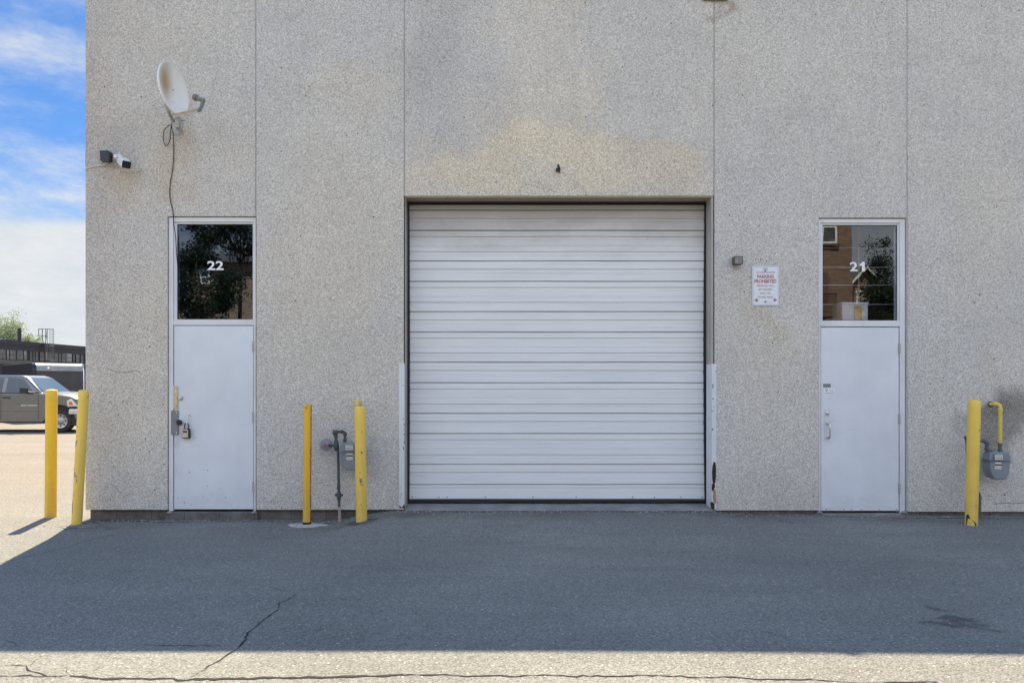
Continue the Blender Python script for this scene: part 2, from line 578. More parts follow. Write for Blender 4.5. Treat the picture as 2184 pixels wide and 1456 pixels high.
def brick_material(name, a, b, mortar):
    m, t = base_mat(name)
    sx = t.new('ShaderNodeSeparateXYZ', ins={0: t.oc})
    v = t.new('ShaderNodeCombineXYZ', ins={0: t.math('ADD', sx.outputs[0], sx.outputs[1]), 1: sx.outputs[2], 2: 0.0}).outputs[0]
    br = t.new('ShaderNodeTexBrick', ins={'Vector': v, 'Color1': a, 'Color2': b, 'Mortar': mortar, 'Scale': 1.0, 'Mortar Size': 0.009,
                                          'Brick Width': 0.23, 'Row Height': 0.085})
    n = t.rng(t.noise(t.oc, 3, 5), 0.3, 0.7, 0.85, 1.15)
    c = t.mix(1.0, br.outputs[0], t.new('ShaderNodeCombineXYZ', ins={0: n, 1: n, 2: n}).outputs[0], 'MULTIPLY')
    t.put(t.b.inputs['Base Color'], c)
    t.b.inputs['Roughness'].default_value = 0.9
    return m


def leaf_material(name, a, b):
    m, t = base_mat(name)
    r = t.new('ShaderNodeNewGeometry').outputs['Random Per Island']
    c = t.mix(r, a, b)
    t.put(t.b.inputs['Base Color'], c)
    t.b.inputs['Roughness'].default_value = 0.6
    tl = t.new('ShaderNodeBsdfTranslucent', ins={'Color': c})
    mx = t.new('ShaderNodeMixShader', ins={0: 0.35, 1: t.b.outputs[0], 2: tl.outputs[0]})
    t.l.new(mx.outputs[0], t.out.inputs[0])
    return m


def foundation_material():
    m, t = base_mat('foundation_block')
    sx = t.new('ShaderNodeSeparateXYZ', ins={0: t.oc})
    v = t.new('ShaderNodeCombineXYZ', ins={0: sx.outputs[0], 1: sx.outputs[2], 2: 0.0}).outputs[0]
    br = t.new('ShaderNodeTexBrick', ins={'Vector': v, 'Color1': (0.15, 0.135, 0.125), 'Color2': (0.115, 0.108, 0.105), 'Mortar': (0.06, 0.06, 0.06), 'Scale': 1.0,  # block colours darkened to stand for the deep shade under the panels
                                          'Mortar Size': 0.004, 'Brick Width': 0.40, 'Row Height': 0.26})
    n = t.rng(t.noise(t.oc, 8, 7, 0.7), 0.3, 0.7, 0.55, 1.3)
    c = t.mix(1.0, br.outputs[0], t.new('ShaderNodeCombineXYZ', ins={0: n, 1: n, 2: n}).outputs[0], 'MULTIPLY')
    t.put(t.b.inputs['Base Color'], c)
    t.b.inputs['Roughness'].default_value = 0.95
    return m


def dish_material():
    m, t = base_mat('dish_white')
    n = t.noise(t.oc, 5, 5, 0.6)
    v = t.vmath('MULTIPLY', t.vmath('SUBTRACT', t.oc, (0.0, -0.075, 0.04)), (1, 6.5, 4.4))
    mk = t.rng(t.math('ADD', t.vmath('LENGTH', v), t.math('MULTIPLY', n, 0.5)), 1.5, 0.4, 0, 0.95, True)
    c = t.mix(mk, (0.85, 0.84, 0.80), (0.46, 0.31, 0.17))
    t.put(t.b.inputs['Base Color'], c)
    t.b.inputs['Roughness'].default_value = 0.5
    return m


def garage_material():
    m, t = base_mat('garage_white')
    oc = t.oc
    sx = t.new('ShaderNodeSeparateXYZ', ins={0: oc})
    n = t.noise(t.scale(oc, (0.7, 1, 3.5)), 1.6, 7, 0.62)
    c = t.mix(t.rng(n, 0.3, 0.7), (0.715, 0.73, 0.735), (0.785, 0.80, 0.80))
    # road grime gathered under the lintel
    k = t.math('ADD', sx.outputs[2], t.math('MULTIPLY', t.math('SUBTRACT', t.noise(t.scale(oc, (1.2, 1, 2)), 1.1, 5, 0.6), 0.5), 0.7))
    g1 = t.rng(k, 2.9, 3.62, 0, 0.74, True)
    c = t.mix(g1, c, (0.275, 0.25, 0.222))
    # grime lying along the section seams
    st = t.noise(t.scale(oc, (0.4, 1, 26)), 1.5, 4, 0.6)
    c = t.mix(t.rng(st, 0.52, 0.72, 0, 0.16), c, (0.33, 0.31, 0.29))
    lowg = t.math('MULTIPLY', t.rng(sx.outputs[2], 0.24, 0.14, 0, 1, True), t.rng(t.noise(t.scale(oc, (1.5, 1, 5)), 1.2, 5, 0.6), 0.4, 0.65, 0.1, 0.6))
    c = t.mix(lowg, c, (0.36, 0.32, 0.28))
    # darker grey on the rib faces that point up or down
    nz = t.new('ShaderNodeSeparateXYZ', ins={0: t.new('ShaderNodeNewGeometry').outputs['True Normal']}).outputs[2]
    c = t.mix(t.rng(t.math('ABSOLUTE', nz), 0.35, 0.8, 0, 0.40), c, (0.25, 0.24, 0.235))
    t.put(t.b.inputs['Base Color'], c)
    t.b.inputs['Roughness'].default_value = 0.42
    bp = t.new('ShaderNodeBump', ins={'Strength': 0.18, 'Distance': 0.004, 'Height': t.noise(t.scale(oc, (1, 1, 4)), 2.5, 3)})
    t.l.new(bp.outputs[0], t.b.inputs['Normal'])
    return m


M = {
    'wall': wall_material(),
    'asphalt': asphalt_material(),
    'found': foundation_material(),
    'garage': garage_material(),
    'dish': dish_material(),
    'door': painted_metal('door_paint', (0.69, 0.725, 0.765), cth=(0.80, 0.81), chips=(0.3, 0.27, 0.24), lowdirt=0.10, streak=0.05, vs=1.2),
    'frame': painted_metal('frame_paint', (0.69, 0.70, 0.71), cth=(0.76, 0.77), chips=(0.25, 0.2, 0.16), lowdirt=0.2),
    'guard': painted_metal('guard_paint', (0.70, 0.72, 0.74), chips=(0.05, 0.035, 0.03), cth=(0.645, 0.655), cs=13, lowdirt=0.3),
    'rust_guard': painted_metal('rusty_guard_paint', (0.66, 0.62, 0.56), chips=(0.10, 0.045, 0.025), cth=(0.47, 0.49), cs=8, lowdirt=0.5),
    'jamb': painted_metal('jamb_paint', (0.40, 0.38, 0.345), cth=(0.68, 0.70), chips=(0.14, 0.1, 0.07), streak=0.4),
    'lintel': painted_metal('lintel_paint', (0.40, 0.33, 0.25), cth=(0.62, 0.66), chips=(0.17, 0.13, 0.09), streak=0.4),
    'rubber': simple('black_rubber', (0.012, 0.013, 0.018), 0.55, var=0.3),
    'joint': simple('joint_sealant', (0.40, 0.39, 0.385), 0.8, var=0.15, vs=12),
    'darkgap': simple('dark_gap', (0.02, 0.02, 0.02), 0.9),
    'inside': simple('interior_dark', (0.035, 0.036, 0.045), 0.8),
    'sill': simple('concrete_sill', (0.215, 0.20, 0.19), 0.9, var=0.3, vs=5, bump=0.4, bs=50),
    'glassA': glass_material('dark_glass', 0.18, (0.25, 0.28, 0.38), (0.66, 0.80, 1)),
    'glassB': glass_material('clear_glass', 0.17, (0.74, 0.76, 0.80), (0.9, 0.96, 1)),
    'digit': simple('white_vinyl', (0.80, 0.82, 0.84), 0.5, var=0.05),
    'steel': simple('brushed_steel', (0.55, 0.54, 0.52), 0.35, metal=0.9, var=0.15, vs=40),
    'screw': simple('screw_steel', (0.75, 0.75, 0.75), 0.25, metal=0.9),
    'bolt_dark': simple('bolt_dark', (0.05, 0.045, 0.04), 0.6),
    'brass': simple('worn_brass', (0.60, 0.53, 0.42), 0.38, metal=0.55, var=0.25, vs=30),
    'guardgrey': simple('grey_plate', (0.20, 0.215, 0.235), 0.45, metal=0.4, var=0.15, vs=20),
    'black': simple('black_plastic', (0.015, 0.016, 0.018), 0.4),
    'boxblack': simple('charcoal_plastic', (0.030, 0.037, 0.052), 0.55),
    'white': simple('white_plastic', (0.74, 0.74, 0.72), 0.4, var=0.06),
    'ltgrey': simple('light_grey_plastic', (0.42, 0.42, 0.40), 0.5),
    'lnb': simple('lnb_grey', (0.20, 0.215, 0.195), 0.55, var=0.15, vs=20),
    'arm': simple('arm_metal', (0.50, 0.46, 0.39), 0.5, metal=0.3, var=0.2, vs=20, dirt=(0.35, 0.22, 0.12), ds=14),
    'galv': simple('galvanised', (0.42, 0.42, 0.41), 0.5, metal=0.5, var=0.2, vs=20),
    'cable': simple('black_cable', (0.018, 0.017, 0.016), 0.6),
    'wcable': simple('white_cable', (0.60, 0.58, 0.53), 0.6),
    'yellow': painted_metal('yellow_paint', (0.86, 0.53, 0.03), chips=(0.13, 0.10, 0.08), cth=(0.70, 0.715), cs=10, lowdirt=0.45, streak=0.5),
    'yellowpale': painted_metal('faded_yellow_paint', (0.86, 0.59, 0.10), chips=(0.13, 0.10, 0.08), cth=(0.70, 0.715), cs=10, lowdirt=0.45, streak=0.4),
    'yellow2': painted_metal('scuffed_yellow_paint', (0.86, 0.60, 0.11), chips=(0.13, 0.13, 0.13), cth=(0.645, 0.655), cs=9, lowdirt=0.2, streak=0.2),
    'yellowrust': painted_metal('rusty_yellow_paint', (0.84, 0.47, 0.04), chips=(0.13, 0.045, 0.02), cth=(0.66, 0.70), cs=8, lowdirt=0.55, streak=0.45),
    'yellowpipe': simple('yellow_pipe_paint', (0.70, 0.54, 0.10), 0.5, var=0.15, vs=20),
    'rust': simple('rusted_steel', (0.035, 0.020, 0.016), 0.9, var=0.5, vs=30, bump=0.5),
    'rustorange': simple('rust_stain', (0.34, 0.20, 0.11), 0.9, var=0.4, vs=25),
    'meter': simple('meter_grey', (0.21, 0.235, 0.26), 0.5, var=0.12, vs=10),
    'pipe': simple('green_grey_pipe', (0.065, 0.080, 0.078), 0.65, var=0.3, vs=25, dirt=(0.12, 0.08, 0.06), ds=20),
    'pipegrey': simple('grey_pipe', (0.10, 0.11, 0.12), 0.6, var=0.25, vs=25),
    'tape': simple('pink_tape', (0.42, 0.32, 0.31), 0.7, var=0.3, vs=40),
    'regul': simple('regulator_grey', (0.26, 0.265, 0.31), 0.6, var=0.1),
    'regred': simple('regulator_red', (0.36, 0.13, 0.16), 0.6, var=0.1),
    'plate': simple('meter_plate', (0.66, 0.64, 0.58), 0.5, var=0.1, vs=40),
    'ink': simple('black_ink', (0.04, 0.04, 0.045), 0.7),
    'greyink': simple('grey_ink', (0.25, 0.25, 0.28), 0.7),
    'redink': simple('faded_red_ink', (0.46, 0.17, 0.17), 0.7, var=0.25, vs=40),
    'redink2': simple('pale_red_ink', (0.44, 0.27, 0.30), 0.7, var=0.25, vs=40),
    'sign': simple('sign_white', (0.74, 0.77, 0.82), 0.4, var=0.05, vs=12),
    'lamp': simple('lamp_body', (0.11, 0.105, 0.10), 0.6, var=0.3, vs=20),
    'lens': simple('lamp_lens', (0.24, 0.23, 0.22), 0.3, var=0.2, vs=20),
    'crack': simple('crack_dark', (0.018, 0.016, 0.014), 1.0),
    'seam': simple('seam_tar', (0.085, 0.08, 0.075), 1.0, var=0.4, vs=8),
    'concrete': simple('pale_concrete', (0.38, 0.36, 0.33), 0.95, var=0.25, vs=14, bump=0.6, bs=60),
    'gravel': simple('gravel', (0.30, 0.28, 0.255), 0.9, var=0.6, vs=12),
    'roof': simple('roof_membrane', (0.15, 0.15, 0.15), 0.9),
    'truck': simple('graphite_paint', (0.175, 0.168, 0.160), 0.30, metal=0.55, var=0.06, coat=0.5),
    'chrome': simple('bumper_chrome', (0.62, 0.60, 0.57), 0.22, metal=0.8),
    'blacktrim': simple('black_trim', (0.02, 0.02, 0.022), 0.5),
    'tyre': simple('tyre_rubber', (0.035, 0.033, 0.032), 0.85, var=0.3),
    'rim': simple('steel_rim', (0.42, 0.41, 0.40), 0.35, metal=0.7),
    'cglass': glass_material('car_side_glass', 0.10, (0.10, 0.12, 0.13), (0.8, 0.9, 1)),
    'wglass': glass_material('windshield_glass', 0.62, (0.10, 0.12, 0.13), (1, 0.92, 0.78)),
    'cabin': simple('cabin_dark', (0.03, 0.03, 0.033), 0.8),
    'lampglass': simple('headlight_glass', (0.75, 0.74, 0.72), 0.12, metal=0.3),
    'orange': simple('orange_lens', (0.75, 0.13, 0.04), 0.2),
    'trailside': simple('trailer_grey_skin', (0.045, 0.048, 0.055), 0.42, var=0.3, vs=1.4, bump=0.5, bs=2.0),
    'trailtop': simple('trailer_roof_skin', (0.30, 0.30, 0.28), 0.45, var=0.3, vs=3),
    'trailend': simple('trailer_black', (0.008, 0.009, 0.016), 0.3),
    'shed': simple('dark_cladding', (0.032, 0.034, 0.042), 0.7, var=0.3, vs=0.6),
    'shedtrim': simple('cladding_trim', (0.065, 0.065, 0.085), 0.7, var=0.2),
    'ledge': simple('concrete_ledge', (0.12, 0.11, 0.10), 0.9, var=0.2),
    'pane': simple('dusty_pane', (0.10, 0.105, 0.11), 0.3, var=0.9, vs=0.9),
    'panelit': simple('pale_pane', (0.24, 0.24, 0.235), 0.4, var=0.6, vs=1.1),
    'cagegrey': simple('cage_steel', (0.13, 0.13, 0.135), 0.6),
    'pole': simple('dark_iron', (0.03, 0.03, 0.03), 0.6),
    'brickA': brick_material('brown_brick', (0.26, 0.165, 0.12), (0.17, 0.108, 0.08), (0.09, 0.07, 0.06)),
    'brickB': brick_material('rose_brick', (0.36, 0.16, 0.14), (0.30, 0.13, 0.11), (0.3, 0.25, 0.22)),
    'brickC': brick_material('tan_brick', (0.34, 0.235, 0.16), (0.28, 0.19, 0.13), (0.25, 0.21, 0.18)),
    'shingle': simple('roof_shingle', (0.09, 0.085, 0.085), 0.9, var=0.3, vs=5),
    'wood': simple('brown_wood', (0.11, 0.065, 0.05), 0.8, var=0.3),
    'wtrim': simple('white_trim', (0.75, 0.74, 0.70), 0.6),
    'bark': simple('bark', (0.09, 0.07, 0.055), 0.95, var=0.4, vs=12),
    'leafd': leaf_material('dark_leaves', (0.012, 0.026, 0.014), (0.035, 0.058, 0.026)),
    'leafp': leaf_material('pale_leaves', (0.15, 0.21, 0.09), (0.48, 0.54, 0.36)),
    'grass': simple('lawn_green', (0.07, 0.11, 0.035), 0.9, var=0.3),
    'cardyellow': simple('yellow_card', (0.62, 0.46, 0.14), 0.7, var=0.3, vs=30),
}


# ------------------------------------------------------------------ ground
def sstep(a, b, x):
    t = min(max((x - a) / (b - a), 0), 1)
    return t * t * (3 - 2 * t)


def gz(x, y):
    """height of the asphalt: it swells up to the garage sill and lies a little higher to the right"""
    hw = 0.104 * sstep(-1.75, -0.95, x) - 0.044 * sstep(2.55, 3.0, x) - 0.016 * sstep(3.6, 4.6, x)
    f = sstep(-1.7, -0.05, y)
    hump = 0.012 * math.sin(x * 0.9 + 1.0) * math.sin(y * 1.3) * sstep(-0.2, -1.0, y) * sstep(-6, -4, y)
    return hw * f + hump * 0.6


def frange(a, b, st):
    n = max(1, int(round((b - a) / st)))
    return [a + (b - a) * i / n for i in range(n)]


xs = [-400, -150, -60, -30, -15] + frange(-10, -5.5, 0.5) + frange(-5.5, 7.5, 0.08) + frange(7.5, 12, 0.5) + [12, 20, 40, 100, 400]
ys = [-300, -100, -40, -20, -12] + frange(-8, -5, 0.3) + frange(-5, 0.45, 0.08) + frange(0.45, 3, 0.4) + [3, 8, 20, 60, 150, 500]
g = MB()
g.v = [(x, y, gz(x, y)) for y in ys for x in xs]
nx = len(xs)
g.f = [(j * nx + i, j * nx + i + 1, (j + 1) * nx + i + 1, (j + 1) * nx + i) for j in range(len(ys) - 1) for i in range(nx - 1)]
g.m = [0] * len(g.f)
ground = g.build('ground', M['asphalt'], ang=180)
tag(ground, 'cracked asphalt yard in front of the building', None, None, 'structure')


def crack(pts, wid, name='crack', mat='crack', jit=0.010, lift=0.003, seed=1, taper=True, zg=0.0):
    rnd = random.Random(seed)
    w_pts = [GP(*p, zg) for p in pts]
    out = []
    for a, b in zip(w_pts[:-1], w_pts[1:]):
        L = math.hypot(b[0] - a[0], b[1] - a[1])
        n = max(1, int(L / 0.035))
        out += [(a[0] + (b[0] - a[0]) * i / n, a[1] + (b[1] - a[1]) * i / n) for i in range(n)]
    out.append(w_pts[-1])
    n = len(out)
    m = MB()
    vs = []
    dx, dy = 0, 0
    for i, (x, y) in enumerate(out):
        a, b = out[max(i - 1, 0)], out[min(i + 1, n - 1)]
        tx, ty = b[0] - a[0], b[1] - a[1]
        L = math.hypot(tx, ty) or 1
        nx_, ny_ = -ty / L, tx / L
        dx = dx * 0.7 + rnd.gauss(0, jit * 0.7)
        ww = wid * (0.35 + 1.1 * rnd.random())
        if taper:
            ww *= min(1, i / 6 + 0.15, (n - 1 - i) / 6 + 0.15)
        cx_, cy_ = x + nx_ * dx, y + ny_ * dx
        for s_ in (-1, 1):
            X, Y = cx_ + nx_ * s_ * ww / 2, cy_ + ny_ * s_ * ww / 2
            vs.append((X, Y, gz(X, Y) + lift))
    m.add(vs, [(2 * i, 2 * i + 1, 2 * i + 3, 2 * i + 2) for i in range(n - 1)])
    return m.build(name, M[mat], ground, smooth=False)


crack([(145, 1442), (260, 1446), (400, 1447), (560, 1444), (700, 1443), (860, 1440)], 0.022, taper=False, seed=2)
crack([(860, 1440), (1100, 1440), (1330, 1441), (1560, 1447), (1800, 1452), (2000, 1455)], 0.011, taper=False, seed=3)
crack([(-60, 1443), (60, 1440), (145, 1442)], 0.009, seed=4)
crack([(404, 1444), (430, 1425), (470, 1405), (500, 1386), (520, 1367), (545, 1340), (575, 1312), (600, 1288), (632, 1264)], 0.010, seed=5)
crack([(632, 1264), (632, 1259), (600, 1259), (570, 1250)], 0.006, seed=6)
crack([(632, 1259), (660, 1257), (700, 1248)], 0.006, seed=7)
crack([(0, 1419), (50, 1420), (70, 1434), (100, 1443), (145, 1441)], 0.012, seed=8)
crack([(60, 1420), (90, 1397), (150, 1390)], 0.004, seed=9)
crack([(145, 1441), (138, 1425), (125, 1418)], 0.006, seed=10)
crack([(280, 1446), (320, 1430), (345, 1412)], 0.004, seed=11)
crack([(1310, 1255), (1340, 1262), (1372, 1259), (1398, 1251)], 0.004, seed=51)
crack([(1700, 1190), (1760, 1200), (1830, 1196), (1880, 1203)], 0.004, seed=52)
crack([(905, 1205), (960, 1212), (1030, 1209)], 0.004, seed=53)
crack([(188, 1110), (250, 1111), (350, 1113), (545, 1111), (650, 1111), (760, 1108), (835, 1103), (862, 1098)], 0.035, taper=False, seed=61, mat='seam', jit=.012)
crack([(188, 1109), (260, 1110), (330, 1111)], 0.03, seed=62, jit=.01)
crack([(1524, 1099), (1600, 1100), (1740, 1101), (1860, 1102), (2000, 1102), (2200, 1103)], 0.030, taper=False, seed=63, mat='seam', jit=.010, zg=.055)
crack([(130, 1121), (160, 1127), (205, 1128), (235, 1121)], 0.02, seed=64, mat='seam')
crack([(0, 1361), (40, 1371), (30, 1376)], 0.008, seed=12)
crack([(270, 1373), (400, 1376), (495, 1375)], 0.006, seed=13)
crack([(0, 1200), (60, 1188), (130, 1170), (200, 1150), (290, 1130)], 0.010, mat='seam', seed=14)
crack([(866, 1090.5), (1000, 1091), (1200, 1090.5), (1400, 1091), (1512, 1090.5)], 0.026, seed=15, mat='crack', jit=0.006, taper=False, zg=.103)
crack([(120, 1122), (140, 1128), (200, 1126)], 0.012, seed=16)
crack([(862, 1104), (880, 1097), (900, 1094)], 0.02, seed=41, zg=.09, mat='seam')
crack([(160, 1120), (200, 1112), (215, 1118), (205, 1128)], 0.02, mat='seam', seed=17)
crack([(1525, 1100), (1600, 1103), (1700, 1106)], 0.014, seed=18, zg=.058, mat='seam')
for i, (a, b, c_, d_) in enumerate(((145, 1189, 152, 1188), (1612, 1149, 1626, 1151), (1973, 1223, 1985, 1226), (310, 1327, 325, 1326), (380, 1200, 390, 1201), (2040, 1191, 2048, 1190), (1560, 1103, 1606, 1104))):
    crack([(a, b), ((a + c_) / 2, (b + d_) / 2 + 0.5), (c_, d_)], 0.014, seed=30 + i, name='twig', jit=0.002)

# loose stones gathered at the foot of the wall: nobody could count them
gr = MB()
rnd = random.Random(11)
for i in range(1500):
    if i < 1000:
        x = rnd.uniform(-4.5, 6.0)
        y = -abs(rnd.gauss(0, 0.10)) - 0.005
        if -0.82 < x < 2.52:
            y -= 0.03
    elif i < 1180:
        cxp, cyp = rnd.choice((GP(655, 1122), GP(772, 1125), GP(2071, 1121), GP(164, 1120), GP(1560, 1105), GP(880, 1100)))
        x = cxp + rnd.gauss(0, 0.16)
        y = cyp + rnd.gauss(0, 0.08)
    else:
        x = rnd.uniform(-5, 6)
        y = rnd.uniform(-4.4, -0.1)
    r = rnd.uniform(0.003, 0.012) * (1.0 if i < 1180 else 0.6)
    zc = gz(x, y) + r * 0.3
    a0 = rnd.uniform(0, 6.28)
    pts = [(x + r * math.cos(a0 + k * 1.2566) * rnd.uniform(.7, 1.3), y + r * math.sin(a0 + k * 1.2566) * rnd.uniform(.7, 1.3), zc) for k in range(5)]
    vs = pts + [(x + rnd.uniform(-.3, .3) * r, y, zc + r * rnd.uniform(.4, .9)), (x, y, zc - r * .5)]
    gr.add(vs, [(k, (k + 1) % 5, 5) for k in range(5)] + [((k + 1) % 5, k, 6) for k in range(5)])
tag(gr.build('gravel', M['gravel'], smooth=False), 'loose stones and grit scattered on the asphalt and along the wall foot', None, None, 'stuff')

# ------------------------------------------------------------------ the building
B = thing('warehouse_building', 'grey pebble-finish concrete warehouse unit with a white sectional garage door and two white doors', 'building', (0, 0, 0))
TH = 0.22
XL = WX(182)
XR = 26.0
BOT = 0.113
BACK = 24.0


def top_z(x):
    return 6.20 + 0.17 * (x - WX(0)) / 11.6


def panel(x0, x1, z0, z1=None, gap=0.006, hole=None):
    """a precast panel; hole = (x0, x1, ztop) is a doorway open at the bottom"""
    x0 += gap
    x1 -= gap
    a = top_z(x0) if z1 is None else z1
    b = top_z(x1) if z1 is None else z1
    m = MB()
    if hole:
        h0, h1, hz = hole
        pts = [(x0, z0), (h0, z0), (h0, hz), (h1, hz), (h1, z0), (x1, z0), (x1, b), (x0, a)]
        if h1 >= x1 - 0.02:
            pts = [(x0, z0), (h0, z0), (h0, hz), (x1, hz), (x1, b), (x0, a)]
    else:
        pts = [(x0, z0), (x1, z0), (x1, b), (x0, a)]
    m.prism(pts, 0, TH)
    return m.build('wall_panel', M['wall'], B, bevel=0.006, seg=2, ang=30)


XJ = [WX(p) for p in (545.5, 862.5, 1523, 1935)]
GT = WZ(418)
panel(XL - 0.006, XJ[0], BOT, hole=(WX(357.5), XJ[0], WZ(461.5)))
panel(XJ[0], XJ[1], BOT)
panel(XJ[1], XJ[2], GT)
panel(XJ[2], XJ[3], 0.105, hole=(WX(1746.5), WX(1933.5), WZ(464.5)))
xx = XJ[3]
k = 0
while xx < XR - 0.5:
    nxt = min(xx + (3.5 if k else 4.1), XR)
    panel(xx, nxt, 0.09)
    xx = nxt
    k += 1
# shell: side walls, back, roof, added dark partition
sh = MB()
sh.box(XL, XL + TH, TH + 0.002, BACK, -0.1, 6.1)
sh.box(XR - TH, XR, TH + 0.002, BACK, -0.1, 6.1)
sh.box(XL + TH, XR - TH, BACK - TH, BACK, -0.1, 6.1)
sh.build_each('side_wall', M['wall'], B, smooth=False)
MB().box(XL + TH + 0.004, XR - TH - 0.004, TH + 0.004, BACK - TH, 5.75, 5.95).build('roof', M['roof'], B, smooth=False)
MB().box(XL + TH + 0.01, XR - TH - 0.01, 1.8, 1.9, -0.05, 5.7).build('dark_partition', M['inside'], B, smooth=False)  # added partition, keeps the space behind the transoms dark
# roof ventilator whose shadow nicks the shadow edge on the ground
rv = MB()
rv.lathe((1.24, 0.45, 5.96), (0, 0, 1), [(0.07, 0), (0.07, 0.90), (0.10, 0.91), (0.10, 0.98), (0.04, 1.02)], 12)
rv.build('roof_vent', M['galv'], B)
# coping
cp = MB()
cp.add([(XL - .02, -0.02, top_z(XL) + .002), (XR, -0.02, top_z(XR) + .002), (XR, TH + .02, top_z(XR) + .002), (XL - .02, TH + .02, top_z(XL) + .002),
        (XL - .02, -0.02, top_z(XL) + .03), (XR, -0.02, top_z(XR) + .03), (XR, TH + .02, top_z(XR) + .03), (XL - .02, TH + .02, top_z(XL) + .03)],
       [(0, 3, 2, 1), (4, 5, 6, 7), (0, 1, 5, 4), (1, 2, 6, 5), (2, 3, 7, 6), (3, 0, 4, 7)])
cp.build('coping', M['shedtrim'], B, smooth=False)
# roof drain opening right at the joint, just under the top of the picture
sp = MB()
sp.box(WX(1499), WX(1551), -0.035, -0.001, WZ(2.2), WZ(-28))
sp.build('scupper', M['lamp'], B, bevel=0.004)


def joint(x, z0, z1):
    m = MB()
    n = 14
    pts = []
    for i in range(n + 1):
        zz = z0 + (z1 - z0) * i / n
        pts.append(zz)
    vs = []
    for zz in pts:
        wv = random.uniform(-0.0015, 0.0015)
        vs += [(x - 0.009 + wv, 0.010, zz), (x + wv, 0.0045 + random.uniform(0, .002), zz), (x + 0.009 + wv, 0.010, zz), (x + 0.009, 0.05, zz), (x - 0.009, 0.05, zz)]
    m.add(vs, [(5 * i + a, 5 * i + b, 5 * i + 5 + b, 5 * i + 5 + a) for i in range(n) for a, b in ((0, 1), (1, 2), (2, 3), (4, 0))])
    m.build('joint_sealant', M['joint'], B, ang=60)


joint(XJ[0], WZ(461), top_z(XJ[0]) - .01)
joint(XJ[1], GT, top_z(XJ[1]) - .01)
joint(XJ[2], GT, top_z(XJ[2]) - .01)
joint(XJ[3], 0.10, top_z(XJ[3]) - .01)
joint(XJ[3] + 4.1, 0.10, 6.2)

# foundation under the panels
fd = MB()
fd.box(XL + 0.03, WX(357), 0.05, TH, -0.25, BOT - 0.004)
fd.box(WX(545), WX(866), 0.05, TH, -0.25, BOT - 0.004)
fd.box(WX(1520), WX(1746), 0.03, TH, -0.25, 0.099)
fd.box(WX(1935), XR, 0.03, TH, -0.25, 0.087)
fd.build_each('foundation', M['found'], B, bevel=0.004)


# door units -------------------------------------------------------
def frame_piece(m, a, b, c_, d_, y0, y1):
    m.box(WX(a), WX(b), y0, y1, WZ(d_), WZ(c_))


FY = 0.018   # front of the steel frames, just behind the wall face


def door_unit(x0, x1, y0, yb, gl, bar, leaf, label, digits, glass, lw, rw, dig):
    """all in photo pixels at the wall plane"""
    fr = MB()
    frame_piece(fr, x0 + 1, leaf[0] - 1.4, y0 + 1.5, yb, FY, 0.14)
    frame_piece(fr, leaf[1] + 1.4, x1 - 1, y0 + 1.5, yb, FY + 0.001, 0.14)
    frame_piece(fr, leaf[0] - 1.4, leaf[1] + 1.4, y0 + 1.5, gl[1] - 4, FY + 0.0005, 0.14)
    f = fr.build('door_frame', M['frame'], B, bevel=0.003)
    tag(f, label + ' frame')
    st = MB()   # glazing stops around the pane
    for a, b, c_, d_ in ((leaf[0] - 1.4, gl[0], gl[1] - 4, gl[3] + 3.5), (gl[2], leaf[1] + 1.4, gl[1] - 4, gl[3] + 3.5), (gl[0], gl[2], gl[1] - 4, gl[1]), (gl[0], gl[2], gl[3], gl[3] + 3.5)):
        frame_piece(st, a, b, c_, d_, 0.034, 0.11)
    wd = thing_part('transom_window', B)
    st.build('glazing_stop', M['frame'], wd, bevel=0.002)
    sheet('glass_pane', glass, wd, [[P0(gl[0] - 1, gl[3] + 1, 0.052), P0(gl[2] + 1, gl[3] + 1, 0.052), P0(gl[2] + 1, gl[1] - 1, 0.052), P0(gl[0] - 1, gl[1] - 1, 0.052)]])
    gk = MB()
    for a, b, c_, d_ in ((gl[0], gl[0] + 1.0, gl[1], gl[3]), (gl[2] - 1.0, gl[2], gl[1], gl[3]), (gl[0] + 1, gl[2] - 1, gl[1], gl[1] + 1.0), (gl[0] + 1, gl[2] - 1, gl[3] - 1.2, gl[3])):
        frame_piece(gk, a, b, c_, d_, 0.044, 0.0515)
    gk.build('gasket', M['rubber'], wd, smooth=False)
    if digits == '21':
        one = MB()
        one.poly([P0(a_, b_, .0505) for a_, b_ in ((1843.6, 557), (1849.2, 557), (1849.2, 577), (1843.2, 577), (1843.2, 564.2), (1838.5, 566.3), (1838.5, 561.6), (1841.6, 559.8))])
        one.build('unit_number', M['digit'], wd, smooth=False)
        digits, dig = '2', (1817.5, 557, 1834, 577)
    text('unit_number', digits, M['digit'], wd, WX((dig[0] + dig[2]) / 2), WZ((dig[1] + dig[3]) / 2), (dig[3] - dig[1]) / 187, (dig[2] - dig[0]) / 187, Y=0.0505, bold=0.022)
    br = MB()
    frame_piece(br, leaf[0] - 1.4, leaf[1] + 1.4, bar[0], bar[1], FY + 0.004, 0.14)
    br.build('transom_bar', M['frame'], B, bevel=0.003)
    # dark rebate behind the gap around the leaf
    rb = MB()
    frame_piece(rb, leaf[0] - 1.4, leaf[1] + 1.4, bar[1] + .02, yb - 0.5, 0.09, 0.12)
    rb.build('door_rebate', M['darkgap'], B, smooth=False)
    lf = MB()
    frame_piece(lf, leaf[0], leaf[1], leaf[2], leaf[3], 0.028, 0.075)
    L = lf.build('entrance_door', M['door'], B, bevel=0.003)
    return L


def P0(px, py, Y):
    """a facade pixel drawn at wall scale but set back to depth Y"""
    return Vector((WX(px), Y, WZ(py)))


def thing_part(name, parent):
    o = bpy.data.objects.new(name, None)
    sc.collection.objects.link(o)
    o.parent = parent
    o.empty_display_size = 0.1
    ORG[o.name] = ORG[parent.name]
    return o


